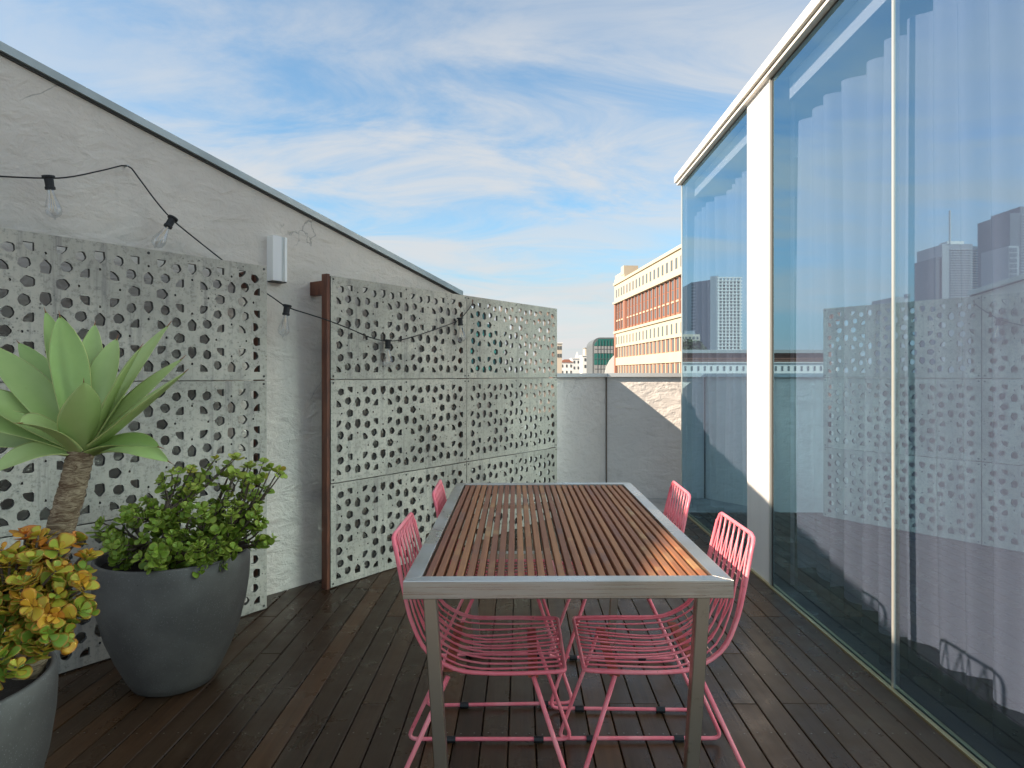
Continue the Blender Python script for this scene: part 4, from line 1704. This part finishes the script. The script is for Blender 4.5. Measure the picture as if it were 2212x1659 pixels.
# pale curved wall in front of it
arc = [(gx0 + 3.6 + 6 * (1 - math.cos(k * math.pi / 12)) , CH - 2 + 9.0 * math.sin(k * math.pi / 12)) for k in range(7)]
extr(gg, 'curved_wall', [(gx1, CH - 2)] + [(gx1, CH + 7.0)] + list(reversed(arc)), D_ - 0.8, D_ - 0.5, 'white_render')

# low white buildings, red roofs and a spire towards the horizon
lowl = [(1203, 1214, 742, 240, 'beige_render', 'narrow beige tower block just clear of the screen edge'),
        (1210, 1238, 783, 300, 'white_render', 'small white house with red roof low over the parapet'),
        (1236, 1262, 775, 320, 'white_render', 'white flat roofed building in front of the spire'),
        (1258, 1282, 769, 280, 'white_render', 'pale rendered building next to the teal office'),
        (1264, 1281, 752, 340, 'beige_render', 'far grey beige block behind the pale building')]
for k, (xa, xb, yt, D2, mt, lab) in enumerate(lowl):
    a, b = P(xa, yt, D2), P(xb, yt, D2)
    bl = tag(empty('far_building', (a.x, D2, GZ)), lab, 'building', 'low buildings on the skyline')
    rbox(bl, 'wall', [(a.x, D2), (b.x, D2), (b.x, D2 + 12), (a.x, D2 + 12)], GZ, a.z, mt)
    if k == 1:
        extr(bl, 'roof', [(a.x - 0.3, a.z), (b.x + 0.3, a.z), ((a.x + b.x) / 2 + 1, a.z + 1.4), ((a.x + b.x) / 2 - 1, a.z + 1.4)], D2 - 0.3, D2 + 12.3, 'terracotta')
    else:
        rbox(bl, 'roof_slab', [(a.x - 0.3, D2 - 0.3), (b.x + 0.3, D2 - 0.3), (b.x + 0.3, D2 + 12), (a.x - 0.3, D2 + 12)], a.z, a.z + 0.35, 'grey_band' if k == 4 else 'white_render')
    nw = max(2, int((b.x - a.x) / 1.6))
    windows(bl, Vector((a.x, D2, 0)), Vector((1, 0, 0)), [(b.x - a.x) * (i + 0.5) / nw for i in range(nw)], [zz for zz in (a.z - 2.2, a.z - 5.0) if zz > -1.5], 0.7, 1.3, depth=0.1)
s0 = P(1247, 788, 360)
sp = tag(empty('church_spire', (s0.x, 360, GZ)), 'thin white church spire on the skyline', 'tower')
rbox(sp, 'tower', [(s0.x - 1.3, 360), (s0.x + 1.3, 360), (s0.x + 1.3, 362.6), (s0.x - 1.3, 362.6)], GZ, s0.z + 2.5, 'white_render')
V = [(s0.x - 1.3, 360, s0.z + 2.5), (s0.x + 1.3, 360, s0.z + 2.5), (s0.x + 1.3, 362.6, s0.z + 2.5), (s0.x - 1.3, 362.6, s0.z + 2.5), (s0.x, 361.3, s0.z + 7.3)]
o = mesh_obj('spire', V, [(0, 1, 4), (1, 2, 4), (2, 3, 4), (3, 0, 4)], 'white_render', sp)
o.location = -Vector(sp.location)

# teal block seen through the holes of the screen
D3 = 120.0
ta, tb_ = P(985, 700, D3), P(1088, 700, D3)
tb2 = tag(empty('teal_block', (ta.x, D3, GZ)), 'dark teal glass block showing through the holes of the far screen', 'building')
rbox(tb2, 'wall', [(ta.x, D3), (tb_.x, D3), (tb_.x, D3 + 15), (ta.x, D3 + 15)], GZ, ta.z, 'teal_dark')
rbox(tb2, 'upper_storey', [(ta.x, D3 + 1), (ta.x + 5.0, D3 + 1), (ta.x + 5.0, D3 + 15), (ta.x, D3 + 15)], ta.z, ta.z + 2.9, 'teal_dark')
for zz in (2, 5, 8):
    rbox(tb2, 'floor_band', [(ta.x - .1, D3 - 0.2), (tb_.x + .1, D3 - .2), (tb_.x + .1, D3 + .1), (ta.x - .1, D3 + .1)], zz, zz + 0.5, 'teal_glass')


def MX(xd, D):
    """true X of a thing at depth D that the glass mirrors to picture column xd"""
    return 2 * XG - (xd - VX) / F * D


def HZ(yd, D):
    return CH + (VY - yd) / F * D


# apartment tower mirrored in the narrow pane
D4 = 250.0
xr, xm, xl = MX(1508, D4), MX(1548, D4), MX(1602, D4)
zt4 = HZ(599, D4)
tw = tag(empty('apartment_tower', (xm, D4, GZ)), 'tall apartment tower with white balcony grid mirrored in the narrow pane', 'building')
dk = 10.0
rbox(tw, 'glass_side', [(xr, D4 + dk), (xm, D4), (xm, D4 + 24), (xr, D4 + 24)], GZ, zt4 - 0.6, 'tower_dark')
rbox(tw, 'balcony_side', [(xm - 0.002, D4 + 0.9), (xm - 0.002, D4 + 24), (xl + 0.4, D4 + 24), (xl + 0.4, D4 + 0.9)], GZ, zt4 - 0.8, 'tower_mid')
rbox(tw, 'corner_shaft', [(xm + 1.8, D4 + 2.2), (xm + 1.8, D4 + 1.2), (xm - 0.5, D4 - 0.5), (xm - 0.5, D4 + 2)], GZ, zt4 + 0.5, 'white_render')
fl_h = (zt4 - 2) / 29
v_, f_ = box_data(xl - xm, 0, -0.6, 0.88, 0, 0.34)
slab = bpy.data.meshes.new('balcony_slab')
slab.from_pydata(v_, [], f_)
slab.materials.append(M['white_render'])
v_, f_ = box_data(-0.22, 0.22, -0.5, 0.86, 0, zt4 - GZ)
fin = bpy.data.meshes.new('fin')
fin.from_pydata(v_, [], f_)
fin.materials.append(M['white_render'])
for k in range(32):
    z = zt4 - fl_h * k - 0.34
    if z < 0:
        break
    inst('balcony_slab', slab, tw, Matrix.Translation((0, 0, z - GZ)))
for k in range(7):
    inst('fin', fin, tw, Matrix.Translation(((xl - xm) * (k + 0.5) / 7 + 0.0, 0, 0)))
for k in range(30):
    z = zt4 - fl_h * k - 1.2
    if z < 0:
        break
    a = Vector((xr, D4 + dk, 0))
    b = Vector((xm, D4, 0))
    dv = (b - a).normalized()
    nn = Vector((dv.y, -dv.x, 0))
    if nn.y > 0:
        nn = -nn
    a2, b2 = a + nn * 0.25, b + nn * 0.25
    rbox(tw, 'floor_band', [(a2.x, a2.y), (b2.x - 1.9, b2.y), (b.x - 1.9, b.y + .1), (a.x, a.y + .1)], z, z + 0.45, 'tower_mid')

# brown walled building with white slotted fence, mirrored low in the panes
D5 = 45.0
xa, xb = MX(1455, D5), MX(1800, D5)
bw = tag(empty('brown_hall', (xa, D5, GZ)), 'long low brown walled hall mirrored above the parapet', 'building')
rbox(bw, 'wall', [(xa, D5 + 1), (xb, D5 + 1), (xb, D5 + 12), (xa, D5 + 12)], GZ, HZ(758, D5) - 0.12, 'brown_wall')
rbox(bw, 'roof_edge', [(xa + .2, D5 + 0.8), (xb - .2, D5 + 0.8), (xb - .2, D5 + 12), (xa + .2, D5 + 12)], HZ(758, D5) - 0.12, HZ(757, D5) + 0.08, 'grey_band')
for zz in (HZ(766, D5), HZ(775, D5)):
    rbox(bw, 'cladding_line', [(xa, D5 + 0.97), (xb, D5 + 0.97), (xb, D5 + 1.02), (xa, D5 + 1.02)], zz, zz + 0.03, 'terracotta')
fw = tag(empty('slotted_fence', (xa, D5, GZ)), 'white parapet fence with narrow dark slots mirrored below the brown hall', 'fence')
rbox(fw, 'wall', [(xa, D5 - 0.6), (xb, D5 - 0.6), (xb, D5 - 0.3), (xa, D5 - 0.3)], GZ, HZ(784, D5), 'white_render')
rbox(fw, 'coping', [(xa, D5 - 0.7), (xb, D5 - 0.7), (xb, D5 - 0.2), (xa, D5 - 0.2)], HZ(784, D5), HZ(782.5, D5), 'white_render')
windows(fw, Vector((xb, D5 - 0.6, 0)), Vector((1, 0, 0)), [0.22 + 0.43 * k for k in range(int((xa - xb) / 0.43))], [HZ(801, D5)], 0.10, HZ(791, D5) - HZ(801, D5), 'slate_frame', 0.02, name='slot')

# small block with dark trees left of the tower in the mirror
D6 = 170.0
xa, xb = MX(1468, D6), MX(1512, D6)
yb_ = tag(empty('yellow_block', (xb, D6, GZ)), 'small yellow stone block mirrored beside the tall tower', 'building')
rbox(yb_, 'wall', [(xb, D6), (xa, D6), (xa, D6 + 10), (xb, D6 + 10)], GZ, HZ(722, D6), 'beige_render')
rbox(yb_, 'roof', [(xb + 1, D6 + 1), (xa - 1.5, D6 + 1), (xa - 1.5, D6 + 9), (xb + 1, D6 + 9)], HZ(722, D6), HZ(714, D6), 'tower_mid')
for zz in (HZ(733, D6), HZ(742, D6)):
    windows(yb_, Vector((xb, D6, 0)), Vector((1, 0, 0)), [0.6 + 0.95 * k for k in range(5)], [zz], 0.5, 0.7, depth=0.05)


def city_tree(xd, yd, D, r, label):
    rr = random.Random(int(xd))
    X = MX(xd, D)
    zt_ = HZ(yd, D)
    root = tag(empty('tree', (X, D, GZ)), label, 'tree', 'dark trees mirrored in the narrow pane')
    v, f = tube_data([(0, 0, 0), (0.1, 0, (zt_ - GZ) * 0.5), (0, 0.1, zt_ - GZ - r)], [0.35, 0.28, 0.12], 8)
    mesh_obj('trunk', v, f, 'tree_bark', root, smooth=True)
    V, Fc = [], []
    for _ in range(1100):
        q = Vector((rr.gauss(0, 1), rr.gauss(0, 1), rr.gauss(0, 1))).normalized() * r * rr.uniform(0.35, 1.0) ** 0.6
        q *= 1 + 0.25 * math.sin(3 * q.x) * math.cos(2 * q.z)
        p = q + Vector((0, 0, zt_ - GZ - r * 0.85))
        a = Vector((rr.gauss(0, 1), rr.gauss(0, 1), rr.gauss(0, 1))).normalized() * 0.3
        b = a.orthogonal().normalized() * 0.18
        i = len(V)
        V += [p - a, p + b, p + a, p - b]
        Fc.append((i, i + 1, i + 2, i + 3))
    mesh_obj('crown', V, Fc, 'tree_leaf', root)


city_tree(1482, 735, 150, 2.6, 'dark tree crown mirrored at the very edge of the narrow pane')
city_tree(1503, 738, 152, 2.6, 'dark tree crown mirrored at the foot of the tall tower')

# towers mirrored in the near pane
D7 = 400.0
t2 = tag(empty('office_tower', (MX(2075, D7), D7, GZ)), 'grey office tower with slim mast mirrored in the near pane', 'building')


def mbox(root, name, xd0, xd1, D, dep, z0, z1, mat, off=0.0):
    a, b = MX(xd0, D), MX(xd1, D)
    return rbox(root, name, [(b, D - off), (a, D - off), (a, D + dep), (b, D + dep)], z0, z1, mat)


mbox(t2, 'low_wing', 2022, 2034, D7, 22, GZ, HZ(556, D7), 'tower_dark')
mbox(t2, 'core', 2034, 2049, D7, 25, GZ, HZ(528, D7), 'tower_grey', 0.5)
mbox(t2, 'office_floors', 2049, 2101, D7, 24, GZ, HZ(527, D7), 'tower_mid')
mbox(t2, 'glass_wing', 2101, 2134, D7, 20, GZ, HZ(531, D7), 'tower_glass', -1.5)
mbox(t2, 'mast', 2050.5, 2051.6, D7, 0.5, HZ(528, D7), HZ(455, D7), 'white_render', 1.0)
mbox(t2, 'plant_room', 2056, 2092, D7, 12, HZ(527, D7), HZ(518, D7), 'white_render', -4)
for k in range(22):
    yy = 540 + 5.4 * k
    if yy > 650:
        break
    mbox(t2, 'floor_band', 2052, 2099, D7, 0.2, HZ(yy, D7), HZ(yy - 2.0, D7), 'tower_grey', 0.4)
    mbox(t2, 'glass_band', 2102, 2133, D7, 1.3, HZ(yy, D7), HZ(yy - 1.2, D7), 'white_render', -1.3)
D8 = 350.0
t3 = tag(empty('slab_tower', (MX(2230, D8), D8, GZ)), 'tall dark slab tower mirrored at the picture edge', 'building')
mbox(t3, 'shaft', 2182, 2330, D8, 25, GZ, HZ(460, D8), 'tower_dark')
mbox(t3, 'upper_shaft', 2204, 2330, D8 + 1, 22, HZ(460, D8 + 1), HZ(446, D8 + 1), 'tower_dark')
mbox(t3, 'side_wing', 2176, 2198, D8, 20, GZ, HZ(532, D8), 'tower_grey', 1.0)
for k in range(8):
    yy = 545 + 11.5 * k
    mbox(t3, 'window', 2178, 2194, D8, 0.1, HZ(yy, D8), HZ(yy - 9, D8), 'tower_dark', 1.15)
for k in range(26):
    yy = 456 + 6.0 * k
    mbox(t3, 'floor_band', 2205, 2330, D8, 0.1, HZ(yy + 10, D8), HZ(yy + 8, D8), 'tower_mid', 0.3)
D9 = 130.0
t4 = tag(empty('roof_plant', (MX(1945, D9), D9, GZ)), 'flat grey rooftop with chimney mirrored just above the screen', 'building')
mbox(t4, 'wall', 1935, 1966, D9, 9, GZ, HZ(641, D9), 'tower_grey')
mbox(t4, 'chimney', 1959, 1965, D9, 1.0, HZ(641, D9), HZ(635, D9), 'tower_grey', 0.2)
